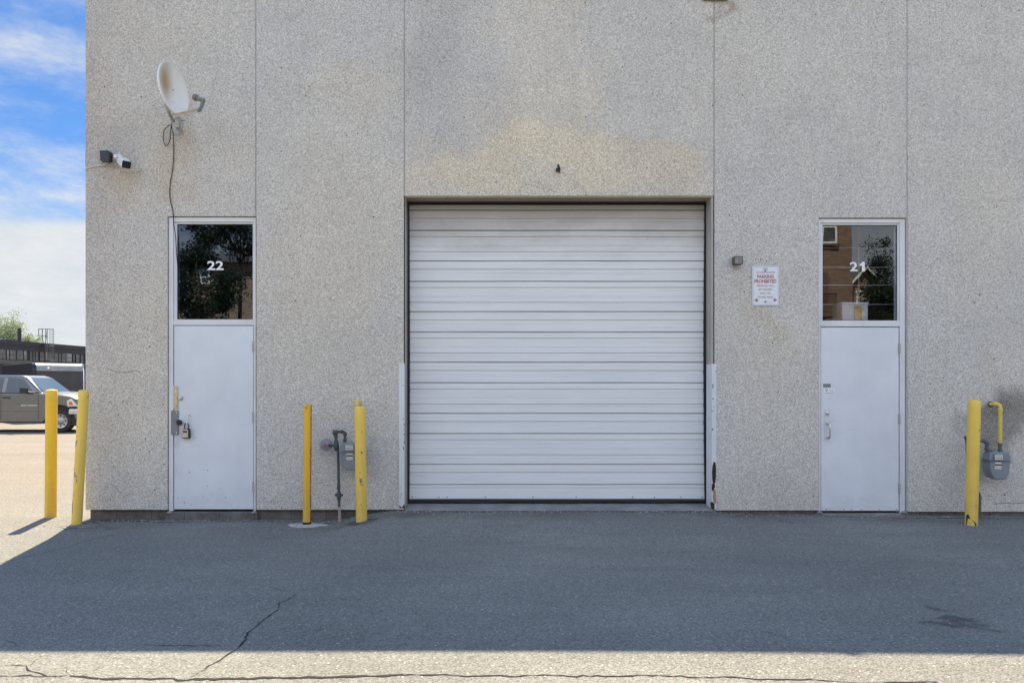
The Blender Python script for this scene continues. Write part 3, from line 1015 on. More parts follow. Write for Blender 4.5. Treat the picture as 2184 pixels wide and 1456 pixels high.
def hinges(door, x, ys):
    for yc in ys:
        m = MB()
        zc = WZ(yc)
        for k_ in range(3):
            m.lathe((WX(x), 0.016, zc - 0.058 + k_ * 0.039), (0, 0, 1), [(0.0085, 0), (0.0085, 0.037)], 10)
        m.box(WX(x) - 0.016, WX(x) + 0.016, 0.0245, 0.0285, zc - 0.06, zc + 0.06)
        m.build('hinge', M['ltgrey'], door)


def cyl_y(m, px, py, r, y0, y1, n=20, dome=0.0):
    prof = [(r, 0), (r, (y1 - y0) * (1 - dome)), (r * 0.8, (y1 - y0) * (1 - dome * .3)), (r * 0.3, y1 - y0)] if dome else [(r, 0), (r, y1 - y0)]
    m.lathe((WX(px), y1, WZ(py)), (0, -1, 0), prof, n)


D22 = door_unit(357.5, 545.5, 461.5, 1090, (375, 476.5, 537, 680.5), (684, 693), (369, 538.5, 694.2, 1086.5), 'left door', '22', M['glassA'], 0, 0, (438.5, 555, 473.5, 574.5))
hinges(D22, 539.3, (738, 889, 1038))
lg = MB()
lg.box(WX(365.5), WX(379), 0.0215, 0.0275, WZ(873), WZ(822))
lg.build('latch_guard', M['brass'], D22, bevel=0.002)
lg2 = MB()
lg2.box(WX(370.5), WX(377), 0.015, 0.0213, WZ(866), WZ(829))
cyl_y(lg2, 372.5, 865, 0.011, 0.010, 0.0149)
lg2.build('bolt_cover', M['brass'], D22, bevel=0.003)
pg = MB()
pg.box(WX(363.5), WX(379), 0.0140, 0.0175, WZ(927), WZ(875))
pg.box(WX(369.5), WX(379), 0.0176, 0.0275, WZ(926), WZ(876))
pg.build('latch_guard', M['guardgrey'], D22, bevel=0.002)
for a, b in ((375, 825.5), (376.5, 828.5), (374.5, 868.5), (376, 870.5), (375, 878), (376, 881.5), (375, 921), (376, 924.5)):
    sm = MB()
    cyl_y(sm, a, b, 0.0065, 0.009, 0.0142, 8)
    sm.build('screw', M['screw'], D22)
dbm = MB()
cyl_y(dbm, 383.3, 848.5, 0.027, 0.006, 0.0275, 24, 0.5)
dbm.build('deadbolt', M['steel'], D22)
kb = MB()
cyl_y(kb, 381.3, 900.3, 0.041, 0.018, 0.0275, 28, 0.4)
kr = kb.build('knob_rose', M['steel'], D22)
kb = MB()
kb.lathe((WX(381.8), 0.018, WZ(900.4)), (0, -1, 0), [(0.030, 0.0), (0.033, 0.006), (0.033, 0.018), (0.028, 0.024), (0.012, 0.026), (0.002, 0.026)], 24)
kb.build('door_knob', M['black'], D22)
ey = MB()
ey.tube([P0(401, 884, .027), P0(401, 885, -.004), P0(400, 890, -.009), P0(399.2, 897, -.009), P0(399, 905, -.012)], [0.008, 0.007, 0.006, 0.006, 0.005], 8)
ey.lathe(P0(401, 884.5, .0275), (0, -1, 0), [(0.016, 0), (0.014, 0.004)], 14)
ey.build('hasp_hook', M['frame'], D22)
mk = MB()
for a, b, r in ((441, 1003, .006), (402, 1007, .006), (440, 1037, .005), (468, 1041, .004), (377, 1062, .005), (391, 1072, .006), (405, 1077, .005), (414, 933, .005), (479, 1061, .006), (431, 1060, .004), (492, 1077, .004)):
    mk.lathe((WX(a), 0.0278, WZ(b)), (0, -1, 0), [(r, 0), (r * .8, 0.001)], 7)
mk.build_each('paint_chip', M['rust'], D22)

lb = thing('lock_box', 'grey and black key lock box hanging on the left white door', 'lock box', P0(398, 934, -0.02))
m = MB()
zc0, zc1 = WZ(934), WZ(913.5)
m.prism([(WX(389.3), zc0 + .006), (WX(390.5), zc0), (WX(404), zc0), (WX(405.5), zc0 + .006), (WX(405), zc1 - .012), (WX(402.5), zc1), (WX(391.5), zc1), (WX(389.8), zc1 - .012)], -0.022, 0.022)
m.build('case', M['blacktrim'], lb, bevel=0.005)
m = MB()
m.prism([(WX(390.3), zc0 + .008), (WX(403.2), zc0 + .008), (WX(402.8), zc1 - .014), (WX(400.8), zc1 - .006), (WX(392.6), zc1 - .006), (WX(390.8), zc1 - .014)], -0.027, -0.0222)
m.build('face_plate', M['steel'], lb, bevel=0.002)
m = MB()
for i_ in range(4):
    m.box(WX(392.6 + i_ * 2.1), WX(394.2 + i_ * 2.1), -0.031, -0.0272, WZ(922), WZ(917.8))
m.build_each('number_dials', M['black'], lb, bevel=0.001)
m = MB()
arc = [P0(393.5, 914, 0)] + [P0(398 - 4.5 * math.cos(a), 907.5 - 5 * math.sin(a), 0) for a in [i * math.pi / 8 for i in range(9)]] + [P0(402.5, 914, 0)]
m.tube(arc, 0.0065, 8)
m.build('shackle', M['black'], lb)

D21 = door_unit(1746.5, 1933.5, 464.5, 1094, (1757.5, 478.5, 1917.5, 683), (685.5, 696), (1753.5, 1920, 697.5, 1083), 'right door', '21', M['glassB'], 0, 0, (1817.5, 557, 1849.5, 577))
hinges(D21, 1921.2, (743, 893, 1042))
m = MB()
m.box(WX(1753.5), WX(1920), 0.022, 0.074, WZ(1089.5), WZ(1083.3))
sw = m.build('door_sweep', M['frame'], D21, bevel=0.003)
for a in (1764, 1802, 1818, 1839, 1877, 1915):
    m = MB()
    cyl_y(m, a, 1086.5, 0.006, 0.019, 0.0219, 8)
    m.build('screw', M['bolt_dark'], D21)
m = MB()
m.box(WX(1760), WX(1772.5), 0.024, 0.0278, WZ(940), WZ(873))
hp = m.build('pull_plate', M['frame'], D21, bevel=0.001)
m = MB()
cyl_y(m, 1766.3, 881, 0.021, 0.012, 0.0239, 20, 0.3)
m.build('lock_cylinder', M['steel'], D21)
m = MB()
m.tube([P0(1766.5, 903, 0.024), P0(1766.5, 903, -0.012), P0(1767.5, 906, -0.026), P0(1767.8, 914, -0.03), P0(1767.8, 924, -0.03), P0(1767.5, 931, -0.026), P0(1766.5, 933.5, -0.012), P0(1766.5, 933.5, 0.024)],
       [0.012, 0.011, 0.009, 0.009, 0.009, 0.009, 0.011, 0.012], 10)
m.box(WX(1763.8), WX(1769), 0.005, 0.0238, WZ(903.4), WZ(901.2))
m.build('pull_handle', M['steel'], D21)
m = MB()
m.box(WX(1758), WX(1774), 0.0265, 0.0278, WZ(825.8), WZ(818.2))
m.build('grey_sticker', M['guardgrey'], D21, smooth=False)
m = MB()
m.box(WX(1760), WX(1782.5), 0.0265, 0.0278, WZ(839.5), WZ(828))
stk = m.build('alarm_sticker', M['digit'], D21, smooth=False)
m = MB()
for (xa, za), (xb, zb), (xc, zc_) in (((1761.5, 829.5), (1768.5, 829.5), (1765, 835.5)),):
    a_, b_, c_ = P0(xa, za, .0262), P0(xb, za, .0262), P0(xc, zc_, .0262)
    ctr = (a_ + b_ + c_) / 3
    i1, i2, i3 = [ctr + (q - ctr) * 0.55 for q in (a_, b_, c_)]
    m.poly([a_, b_, i2, i1])
    m.poly([b_, c_, i3, i2])
    m.poly([c_, a_, i1, i3])
m.build('emblem', M['ink'], stk, smooth=False)
text('lettering', 'ALARM', M['greyink'], stk, WX(1775), WZ(832.5), 0.012, 0.055, Y=0.0262, bold=.02)
text('lettering', 'FOR YOUR PROTECTION', M['ink'], stk, WX(1771), WZ(837.6), 0.009, 0.105, Y=0.0262, bold=.03)
# pale bars of a partition a little way inside the right transom, and a box on the ledge
m = MB()
for yy in (530, 571, 609, 650):
    m.box(WX(1740), WX(1935) * 1.08, 0.62, 0.63, WZ(yy) + (WZ(yy) - CZ) * 0.074, WZ(yy) + (WZ(yy) - CZ) * 0.074 + 0.010)
m.box(WX(1829) * 1.074, WX(1829) * 1.074 + 0.009, 0.60, 0.61, 2.5, 3.7)
m.build('inner_grille', M['wtrim'], B, smooth=False)
bx = thing('carton', 'white carton with a yellow side panel on the ledge inside the right door window', 'box', (WX(1824) * 1.03, 0.25, WZ(684)))
m = MB()
kx = (D + .2) / D
m.box(WX(1796) * kx, WX(1851) * kx, 0.20, 0.44, WZ(684, .2) - .02, WZ(649, .2))
m.build('carton_body', M['white'], bx, bevel=0.004)
m = MB()
m.box(WX(1795) * kx, WX(1852) * kx, 0.192, 0.448, WZ(649, .2), WZ(644.5, .2))
m.build('carton_lid', M['white'], bx, bevel=0.003)
m = MB()
m.box(WX(1822) * kx, WX(1838) * kx, 0.193, 0.1995, WZ(683, .2) - .01, WZ(652, .2))
m.build('carton_label', M['cardyellow'], bx, smooth=False)
m = MB()
m.box(WX(1753), WX(1921), 0.145, 0.6, WZ(691), WZ(684.8))
m.build('inner_ledge', M['inside'], B, smooth=False)
# thresholds
m = MB()
m.box(WX(354), WX(549), -0.012, 0.2, -0.2, WZ(1091.5))
m.build('threshold', M['found'], B, bevel=0.008)
m = MB()
m.box(WX(1741), WX(1938), -0.008, 0.2, -0.2, WZ(1094.5))
m.build('threshold', M['sill'], B, bevel=0.008)
for a in (362, 542, 1748, 1929):
    m = MB()
    zc = WZ(1091)
    m.lathe((WX(a), 0.0, zc - .012), (0, 0, 1), [(0.035, 0), (0.03, 0.012), (0.014, 0.022)], 9)
    m.build_each('mortar_dab', M['sill'], B)

# garage door ------------------------------------------------------
GY = 0.225


def GX(px): return WX(px, GY)
def GZ(py): return WZ(py, GY)


ope_l, ope_r = XJ[1] + 0.006, XJ[2] - 0.006
jm = MB()   # steel lining of the opening
jm.box(ope_l, ope_l + 0.006, 0.012, GY + 0.02, 0.10, GT - 0.012)
jm.box(ope_r - 0.022, ope_r, 0.012, GY + 0.02, 0.10, GT - 0.012)
jm.build_each('door_jamb', M['jamb'], B, bevel=0.002)
jm = MB()
jm.box(ope_l, ope_r, 0.012, GY + 0.02, GT - 0.014, GT - 0.001)
jm.build('door_lintel', M['lintel'], B, bevel=0.002)
# trim strip in front of the weather seal
tr = MB()
tr.box(GX(862.5), GX(865.6), GY - 0.03, GY - 0.02, 0.12, GZ(429.5))
tr.box(GX(1508.8), GX(1512.5), GY - 0.03, GY - 0.02, 0.12, GZ(429.5))
tr.box(GX(862.5), GX(1512.5), GY - 0.031, GY - 0.02, GZ(429.3), GZ(425.5))
tr.build_each('seal_trim', M['frame'], B, bevel=0.001)
for a, b in ((933, 427.5), (1032, 427.5), (1150, 427.5), (1290, 427.5), (1420, 427.5), (864.3, 538), (864.3, 622), (864.3, 730), (864.3, 850), (864.3, 1001), (1510.6, 451), (1510.6, 562), (1510.6, 644), (1510.6, 884)):
    m = MB()
    m.lathe((GX(a), GY - 0.031, GZ(b)), (0, -1, 0), [(0.007, 0), (0.005, 0.004)], 8)
    m.build('rivet', M['bolt_dark'], B)
GD = thing_part('garage_door', B)
sl = MB()


def wavy_strip(m, xa, xb, z0, z1, y0, y1, amp, n=24, ph=0.0):
    vs = []
    for i in range(n + 1):
        zz = z0 + (z1 - z0) * i / n
        o_ = amp * math.sin(math.pi * i / n * 1.0 + ph)
        vs += [(xa, y1, zz), (xa, y0, zz), (xb + o_, y0, zz), (xb + o_, y1, zz)]
    m.add(vs, [(4 * i + a, 4 * i + (a + 1) % 4, 4 * i + 4 + (a + 1) % 4, 4 * i + 4 + a) for i in range(n) for a in range(4)])


wavy_strip(sl, GX(865.8), GX(873.4), 0.135, GZ(429.4), GY - 0.018, GY + 0.01, 0.006)
wavy_strip(sl, GX(1510.5), GX(1502.2), 0.135, GZ(429.4), GY - 0.018, GY + 0.01, -0.012)
sl.box(GX(868), GX(1509), GY - 0.017, GY + 0.01, GZ(435.2), GZ(429.2))
sl.build('weather_seal', M['rubber'], GD)
bs_ = MB()
n = 30
vs = []
for i in range(n + 1):
    x = GX(868) + (GX(1508) - GX(868)) * i / n
    zo = 0.006 * math.sin(i * .7) * (1 if i > 3 else .3) + (0.006 if i > n - 4 else 0)
    vs += [(x, GY + .01, GZ(1064)), (x, GY - .008, GZ(1064)), (x, GY - .010, GZ(1070.2) + zo * .5), (x, GY + .01, GZ(1070.2) + zo * .5)]
bs_.add(vs, [(4 * i + a, 4 * i + (a + 1) % 4, 4 * i + 4 + (a + 1) % 4, 4 * i + 4 + a) for i in range(n) for a in range(4)])
bs_.build('bottom_seal', M['rubber'], GD)
# ribbed sections: each one a profile of flats, ribs and a seam pushed along X
seams = [436, 448, 491, 556, 599.5, 664, 707.5, 771.5, 815.5, 880.5, 923.5, 989, 1032, 1064]
for i in range(len(seams) - 1):
    t0, t1 = GZ(seams[i]), GZ(seams[i + 1])
    H = t0 - t1
    y = GY
    prof = [(y + 0.016, t0 - 0.001), (y + 0.013, t0 - 0.006), (y, t0 - 0.0110)]

    def rib(f0, f1, d_):
        za, zb = t0 - f0 * H, t0 - f1 * H
        return [(y, za), (y + d_, za - 0.0055), (y + d_, zb + 0.0055), (y, zb)]
    big = (seams[i + 1] - seams[i]) > 55
    if seams[i + 1] - seams[i] > 38:
        if big:
            prof += rib(0.20, 0.31, 0.008) + [(y, t0 - .50 * H), (y + .0045, t0 - .505 * H), (y + .002, t0 - .53 * H), (y, t0 - .535 * H)] + rib(0.69, 0.80, 0.008)
        else:
            prof += rib(0.40, 0.60, 0.008)
    elif i == len(seams) - 2:
        prof += rib(0.22, 0.36, 0.005)
    prof += [(y, t1 + 0.004), (y + 0.018, t1 + 0.0005)]
    m = MB()
    nseg = 26
    vs = []
    npf = len(prof)
    for j in range(nseg + 1):
        x = GX(869.5) + (GX(1507) - GX(869.5)) * j / nseg
        wob_ = 0.0012 * math.sin(j * 0.55 + i * 1.3) + 0.0007 * math.sin(j * 1.7 + i)
        for (py_, pz_) in prof:
            vs.append((x, py_ + wob_, pz_ + 0.0008 * math.sin(j * .4 + i)))
    m.add(vs, [(j * npf + a, j * npf + a + 1, (j + 1) * npf + a + 1, (j + 1) * npf + a) for j in range(nseg) for a in range(npf - 1)])
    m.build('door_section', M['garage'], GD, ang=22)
MB().box(GX(869), GX(1508), GY + 0.022, GY + 0.05, GZ(1068), GZ(431)).build('door_core', M['darkgap'], GD, smooth=False)
for a in (879.5, 936, 953.5, 1035, 1136.5, 1229, 1349, 1396, 1452, 1498):
    m = MB()
    m.lathe((GX(a), GY - 0.001, GZ(1059.5)), (0, -1, 0), [(0.0075, 0), (0.006, 0.004)], 8)
    m.build('rivet', M['bolt_dark'], GD)
# concrete sill under the garage door
m = MB()
n = 40
vs = []
for i in range(n + 1):
    x = ope_l - .01 + (ope_r - ope_l + .02) * i / n
    vs += [(x, -0.012 + random.uniform(-.006, .006), -0.1), (x, -0.012 + random.uniform(-.004, .004), gz(x, 0) + 0.004), (x, 0.0, gz(x, 0) + 0.010), (x, GY - .03, 0.149), (x, 0.8, 0.149)]
m.add(vs, [(5 * i + a, 5 * i + a + 1, 5 * i + 5 + a + 1, 5 * i + 5 + a) for i in range(n) for a in range(4)])
m.build('garage_sill', M['sill'], B)
m = MB()
m.box(XL + .3, XR - .3, 0.25, 1.79, -0.1, 0.10)
m.build('inner_floor', M['inside'], B, smooth=False)


def guard(x_face0, x_face1, ztop, zbot, side, rusty):
    """painted steel angle protecting the corner of the opening; side = +1 on the right of the opening"""
    m = MB()
    m.box(WX(x_face0), WX(x_face1), -0.010, -0.001, zbot, ztop)
    xe = ope_r if side > 0 else ope_l
    # leg that returns into the opening
    if side > 0:
        m.add([(WX(x_face0), -0.010, zbot), (WX(x_face0), -0.010, ztop), (xe - 0.030, 0.17, ztop - .0), (xe - 0.030, 0.17, zbot),
               (WX(x_face0) + .006, -0.001, zbot), (WX(x_face0) + .006, -0.001, ztop), (xe - 0.024, 0.17, ztop), (xe - 0.024, 0.17, zbot)],
              [(0, 1, 2, 3), (7, 6, 5, 4), (0, 3, 7, 4), (1, 5, 6, 2), (2, 6, 7, 3)])
    else:
        m.add([(WX(x_face1), -0.010, zbot), (WX(x_face1), -0.010, ztop), (xe + 0.006, 0.17, ztop - .0), (xe + 0.006, 0.17, zbot),
               (WX(x_face1) - .006, -0.001, zbot), (WX(x_face1) - .006, -0.001, ztop), (xe + 0.001, 0.17, ztop), (xe + 0.001, 0.17, zbot)],
              [(0, 1, 2, 3), (7, 6, 5, 4), (0, 3, 7, 4), (1, 5, 6, 2), (2, 6, 7, 3)])
    return m.build('corner_guard', M['guard'], B, bevel=0.0015)


gl_ = guard(850.5, 863, WZ(775), WZ(1080), -1, False)
tag(gl_, 'chipped white steel corner guard')
gr_ = guard(1517.5, 1527.5, WZ(776), WZ(1084), 1, True)
tag(gr_, 'white corner guard rusted through at its foot')


def rag(m, px, py, pts, Y):
    out = []
    for (a, b), (c_, d_) in zip(pts, pts[1:] + pts[:1]):
        L_ = math.hypot(c_ - a, d_ - b)
        k_ = max(1, int(L_ / 2.0))
        for i_ in range(k_):
            j_ = 0 if L_ < 2 else .55
            out.append(P0(px + a + (c_ - a) * i_ / k_ + random.uniform(-j_, j_), py + b + (d_ - b) * i_ / k_ + random.uniform(-j_, j_), Y))
    m.poly(out)


m = MB()
rag(m, 1523, 1010, [(-4, -18), (-1, -27), (2.5, -24), (4, -10), (3.4, 8), (2, 18), (-2, 22), (-4.5, 12), (-5, -2)], -0.0112)
rag(m, 1521, 1040, [(-3, -8), (2, -12), (4, -4), (1, 4), (-2, 6), (-4, 2)], -0.0112)
rag(m, 1520, 830, [(-1.5, -11), (.6, -9), (.8, -1), (-1, -3)], -0.0112)
rag(m, 1520, 850, [(-1, -2), (1.5, 0), (0.8, 2), (-1, 1)], -0.0112)
rag(m, 1517.5, 1077, [(-3, -6), (2, -8), (6, -3), (6, 5), (1, 8), (-2, 4)], -0.0112)
m.build_each('rust_patch', M['rust'], gr_, smooth=False)
m = MB()
rag(m, 1523, 1060, [(-3, -14), (2, -18), (3.6, -4), (3.8, 12), (0, 14), (-3, 6)], -0.0106)
m.build('rust_stain', M['rustorange'], gr_, smooth=False)
m = MB()
for a, b, r in ((862, 905, 1.4), (861.5, 914, 1.1), (862, 926, 1.6), (861.8, 935, 1), (862, 943, 1.6), (860.5, 955, 2.0), (852, 958, 1.2), (856, 1053, 1.2), (854, 1060, 1), (860, 893, 1)):
    rag(m, a, b, [(-r * .6, -r * 1.4), (r * .5, -r), (r * .7, r * 1.2), (-r * .3, r)], -0.0112)
rag(m, 858, 1079, [(-6, -3), (-2, 3), (1, 0), (5, -6), (5, 3), (-6, 3)], -0.0112)
m.build_each('rust_patch', M['rust'], gl_, smooth=False)
for pts in ([(228, 786), (245, 792), (262, 795), (285, 790), (300, 793)], [(236, 1030), (254, 1045), (266, 1062), (272, 1080)], [(2118, 1074), (2140, 1072), (2160, 1073), (2184, 1072)], [(218, 950), (226, 962), (224, 975)]):
    m = MB()   # hairline cracks in the panels
    q = []
    for a, b in zip(pts[:-1], pts[1:]):
        q += [(a[0] + (b[0] - a[0]) * i / 4 + random.uniform(-.6, .6), a[1] + (b[1] - a[1]) * i / 4 + random.uniform(-.8, .8)) for i in range(4)]
    q.append(pts[-1])
    for a, b in zip(q[:-1], q[1:]):
        t_ = 0.55
        m.poly([P0(a[0], a[1] - t_, -.0012), P0(b[0], b[1] - t_, -.0012), P0(b[0], b[1] + t_, -.0012), P0(a[0], a[1] + t_, -.0012)])
    m.build('hairline_crack', M['lamp'], B, smooth=False)

# ------------------------------------------------------------------ bollards
def bollard(mat, px_b, py_b, px_t, py_t, wpx, label, foot=None, cap='dome', holes=(), zb=0.0, lean=0.0):
    d = F * (CZ - zb) / (py_b - HY)
    Y = d - D
    b = Vector(((px_b - CX) / F * d, Y, zb))
    tpt = P(px_t, py_t, Y)
    r = wpx / F * d / 2
    o = thing('bollard', label, 'bollard', tuple(b), group='yellow steel bollards guarding the building')
    m = MB()
    ax = (tpt - b)
    L = ax.length
    low = b - ax.normalized() * 0.06
    L += 0.06
    prof = [(r, 0)] + [(r * (1 + random.uniform(-.006, .006)), L * i / 14) for i in range(1, 14)]
    if cap == 'dome':
        prof += [(r, L - 0.015), (r * .93, L - 0.006), (r * .55, L), (0.001, L + 0.002)]
    elif cap == 'concrete':
        prof += [(r, L - 0.02), (r * .97, L - 0.016), (r * .8, L), (r * .4, L + 0.008), (0.001, L + 0.009)]
    else:
        prof += [(r, L - 0.001), (r * .86, L), (r * .84, L - 0.02), (0.001, L - 0.02)]
    m.lathe(low, ax, prof, 28)
    m.build('post', mat, o, ang=50)
    return o, b, r, ax.normalized(), L


bollard(M['yellow'], 108, 1102, 110, 830.5, 23, 'upright clean yellow bollard standing farthest left, casting a long shadow')
o, b, r, ax, L = bollard(M['yellow2'], 163.5, 1117, 179, 831.5, 21, 'leaning scuffed yellow bollard at the corner of the building')
o3, b3, r3, ax3, L3 = bollard(M['yellowrust'], 654.5, 1120, 656, 862, 17, 'thin rust streaked yellow bollard set in a pale concrete footing', cap='open')
m = MB()
n = 26
ring = [(b3.x + (0.21 + random.uniform(-.05, .05)) * math.cos(2 * math.pi * i / n), b3.y + (0.12 + random.uniform(-.03, .03)) * math.sin(2 * math.pi * i / n)) for i in range(n)]
vs = [(x, y, gz(x, y) - 0.004) for x, y in ring] + [(b3.x + (x - b3.x) * .8, b3.y + (y - b3.y) * .8, gz(x, y) + 0.012) for x, y in ring] + [(b3.x, b3.y, gz(b3.x, b3.y) + 0.02)]
m.add(vs, [(i, (i + 1) % n, n + (i + 1) % n, n + i) for i in range(n)] + [(n + i, n + (i + 1) % n, 2 * n) for i in range(n)])
m.build('concrete_footing', M['concrete'], o3)
m = MB()
m.lathe(b3 + Vector((0, 0, -.02)), ax3, [(r3 + .002, 0), (r3 + .003, .055), (r3 + .0005, .062)], 24)
m.build('rusted_base', M['rust'], o3)
o4, b4, r4, ax4, L4 = bollard(M['yellowpale'], 771.5, 1123, 767.5, 866, 24, 'yellow bollard in front of the left gas meter with dark scrape marks')
m = MB()
n = 30
vs = []
for i in range(n):
    a = 2 * math.pi * i / n
    r0, r1 = r4 + .01 + random.uniform(-.004, .01), r4 + .07 + random.uniform(-.02, .03)
    for rr, hh in ((r4 - .01, .014), (r0, .016), (r1, .004)):
        x, y = b4.x + rr * 1.2 * math.cos(a), b4.y + rr * math.sin(a)
        vs.append((x, y, gz(x, y) + hh))
m.add(vs, [(3 * i + a, 3 * i + a + 1, 3 * ((i + 1) % n) + a + 1, 3 * ((i + 1) % n) + a) for i in range(n) for a in (0, 1)])
m.build('asphalt_collar', M['seam'], o4)
o5, b5, r5, ax5, L5 = bollard(M['yellowpale'], 2071.5, 1119, 2078, 853, 24.5, 'leaning yellow bollard in front of the right gas meter with a torn rusty base', cap='concrete', zb=0.035)


def wrap_mark(m, b, ax, r, frac_pts, lift=0.0012):
    """a scrape that lies on the curved face of a post: points (angle from camera side, height)"""
    u = ax.cross(Vector((0, 1, 0))).normalized()
    q = ax.cross(u)
    if q.y > 0:
        q = -q
    if u.x < 0:
        u = -u
    m.poly([b + ax * h + (u * math.sin(a) + q * math.cos(a)) * (r + lift) for a, h in frac_pts])


def marks(parent, b, ax, r, L, spec, mat):
    m = MB()
    for fr, ang_, w_, h_ in spec:
        z_ = fr * L
        nn_ = 9
        wrap_mark(m, b, ax, r, [(ang_ + w_ * math.cos(2 * math.pi * i / nn_) * random.uniform(.5, 1.3), z_ + h_ * math.sin(2 * math.pi * i / nn_) * random.uniform(.5, 1.3)) for i in range(nn_)])
    m.build_each('scrape_mark', mat, parent, smooth=False)


marks(o4, b4, ax4, r4, L4 - .06, ((.785, .45, .06, .02), (.62, .35, .16, .020), (.455, .0, .16, .006), (.41, .0, .16, .006), (.388, .12, .28, .030), (.355, .3, .4, .008), (.375, .2, .25, .008), (.19, .1, .22, .005)), M['guardgrey'])
marks(o, b, ax, r, L - .06, ((.60, -.6, .22, .035), (.62, -.35, .12, .02), (.37, -.45, .25, .03), (.36, -.1, .3, .012), (.33, .05, .15, .025), (.73, -.5, .08, .02), (.14, -.7, .12, .06), (.10, -.6, .10, .05), (.22, -.5, .05, .02), (.4, -.75, .10, .04)), M['guardgrey'])
marks(o5, b5, ax5, r5, L5 - .06, ((.76, .35, .10, .010), (.56, .65, .08, .008), (.575, .8, .06, .006), (.16, .1, .09, .009), (.145, .3, .05, .005)), M['bolt_dark'])
m = MB()
wrap_mark(m, b5, ax5, r5, [(-1.45, .10), (-1.1, .125), (-.8, .085), (-.45, .06), (-.1, .045), (.3, .015), (.1, -.01), (-.7, -.02), (-1.4, -.02)])
m.build('torn_base', M['rust'], o5, smooth=False)
m = MB()   # rust along the right-hand flank of the thin bollard and its rim
for i in range(12):
    h = 0.05 + i * 0.105
    wrap_mark(m, b3, ax3, r3, [(1.05 + random.uniform(0, .25), h), (1.5, h - .02), (1.5, h + .11), (1.1 + random.uniform(0, .2), h + .09)])
wrap_mark(m, b3, ax3, r3, [(-1.4, L3 - .075), (-.5, L3 - .085), (-.1, L3 - .11), (.2, L3 - .08), (1.4, L3 - .075), (1.4, L3 - .062), (-1.4, L3 - .062)])
m.build_each('rust_streak', M['rust'], o3, smooth=False)
# a scrap of metal strap on the flank of the right bollard
m = MB()
ps = P(2088, 1062, b5.y + .03)
m.box(ps.x - .01, ps.x + .012, ps.y - .02, ps.y + .02, ps.z - .20, ps.z + .02)
m.prism([(ps.x, ps.z + .07), (ps.x + .025, ps.z), (ps.x, ps.z - .03)], ps.y - .015, ps.y + .015)
m.build('bracket_scrap', M['pipegrey'], o5, smooth=False)

# ------------------------------------------------------------------ gas meters
def meter_body(mt, cx, ztop, wtop, zseam, zbot, wbot, y0, y1, plate, badge, txt):
    """front outline in metres; y0 front face, y1 back"""
    ym = (y0 + y1) / 2
    hw = wtop / 2
    up = MB()
    up.prism([(cx - hw * .96, zseam), (cx + hw * .96, zseam), (cx + hw, zseam + .02), (cx + hw * .96, ztop - .03), (cx + hw * .78, ztop), (cx - hw * .78, ztop), (cx - hw * .96, ztop - .03), (cx - hw, zseam + .02)], y0, y1 - .02)
    up.build('upper_housing', M['meter'], mt, bevel=0.012, seg=3)
    fl = MB()
    fl.box(cx - hw * 1.06, cx + hw * 1.06, y0 - .006, y1 - .01, zseam - .010, zseam)
    fl.build('flange', M['meter'], mt, bevel=0.003)
    lo = MB()
    hb = wbot / 2
    lo.prism([(cx - hw * .96, zseam - .010), (cx - hw * .94, zseam - .09), (cx - hw * .80, zbot + .055), (cx - hb, zbot + .008), (cx - hb * .9, zbot), (cx + hb * .9, zbot), (cx + hb, zbot + .008), (cx + hw * .80, zbot + .055), (cx + hw * .94, zseam - .09), (cx + hw * .96, zseam - .010)], y0, ym)
    lo.build('front_cover', M['meter'], mt, bevel=0.014, seg=3)
    bk = MB()
    bk.prism([(cx - hw * .98, zseam - .010), (cx - hw * .96, zseam - .10), (cx - hw * .7, zbot + .015), (cx + hw * .7, zbot + .015), (cx + hw * .96, zseam - .10), (cx + hw * .98, zseam - .010)], ym + .002, y1 - .02)
    bk.build('back_cover', M['meter'], mt, bevel=0.014, seg=3)
    (a, b_, c_, d_) = plate
    pl = MB()
    pl.box(a - .012, b_ + .008, y0 - .012, y0 - .001, c_ - .008, d_ + .008)
    pl.build('index_housing', M['meter'], mt, bevel=0.003)
    pl = MB()
    pl.box(a, b_, y0 - .015, y0 - .0122, c_, d_)
    ip = pl.build('index_plate', M['plate'], mt, bevel=0.001)
    for i in range(4):
        q = MB()
        q.lathe((a + (b_ - a) * (.18 + .21 * i), y0 - .0153, c_ + (d_ - c_) * .36), (0, -1, 0), [(.0075, 0), (.007, .001)], 12)
        q.build('dial', M['greyink'], ip)
    text('lettering', 'CUBIC METRES', M['ink'], ip, (a + b_) / 2, c_ + (d_ - c_) * .78, .008, (b_ - a) * .8, Y=y0 - .0158, bold=.02)
    (a, b_, c_, d_) = badge
    pl = MB()
    pl.box(a, b_, y0 - .004, y0 + .002, c_, d_)
    bp_ = pl.build('badge', M['plate'], mt, smooth=False)
    pl = MB()
    h = d_ - c_
    pl.box(a - .001, b_ + .001, y0 - .006, y0 - .0042, c_ + h * .52, c_ + h * .74)
    pl.build('badge_band', M['ink'], bp_, smooth=False)
    text('lettering', txt, M['greyink'], bp_, (a + b_) / 2, c_ + h * .22, h * .22, (b_ - a) * .8, Y=y0 - .0045, bold=.02)


def collar(m, c, axis, r, h):
    m.lathe(c, axis, [(r * .85, -h / 2), (r, -h / 2 + .004), (r, h / 2 - .004), (r * .85, h / 2)], 12)


Ym = -0.17
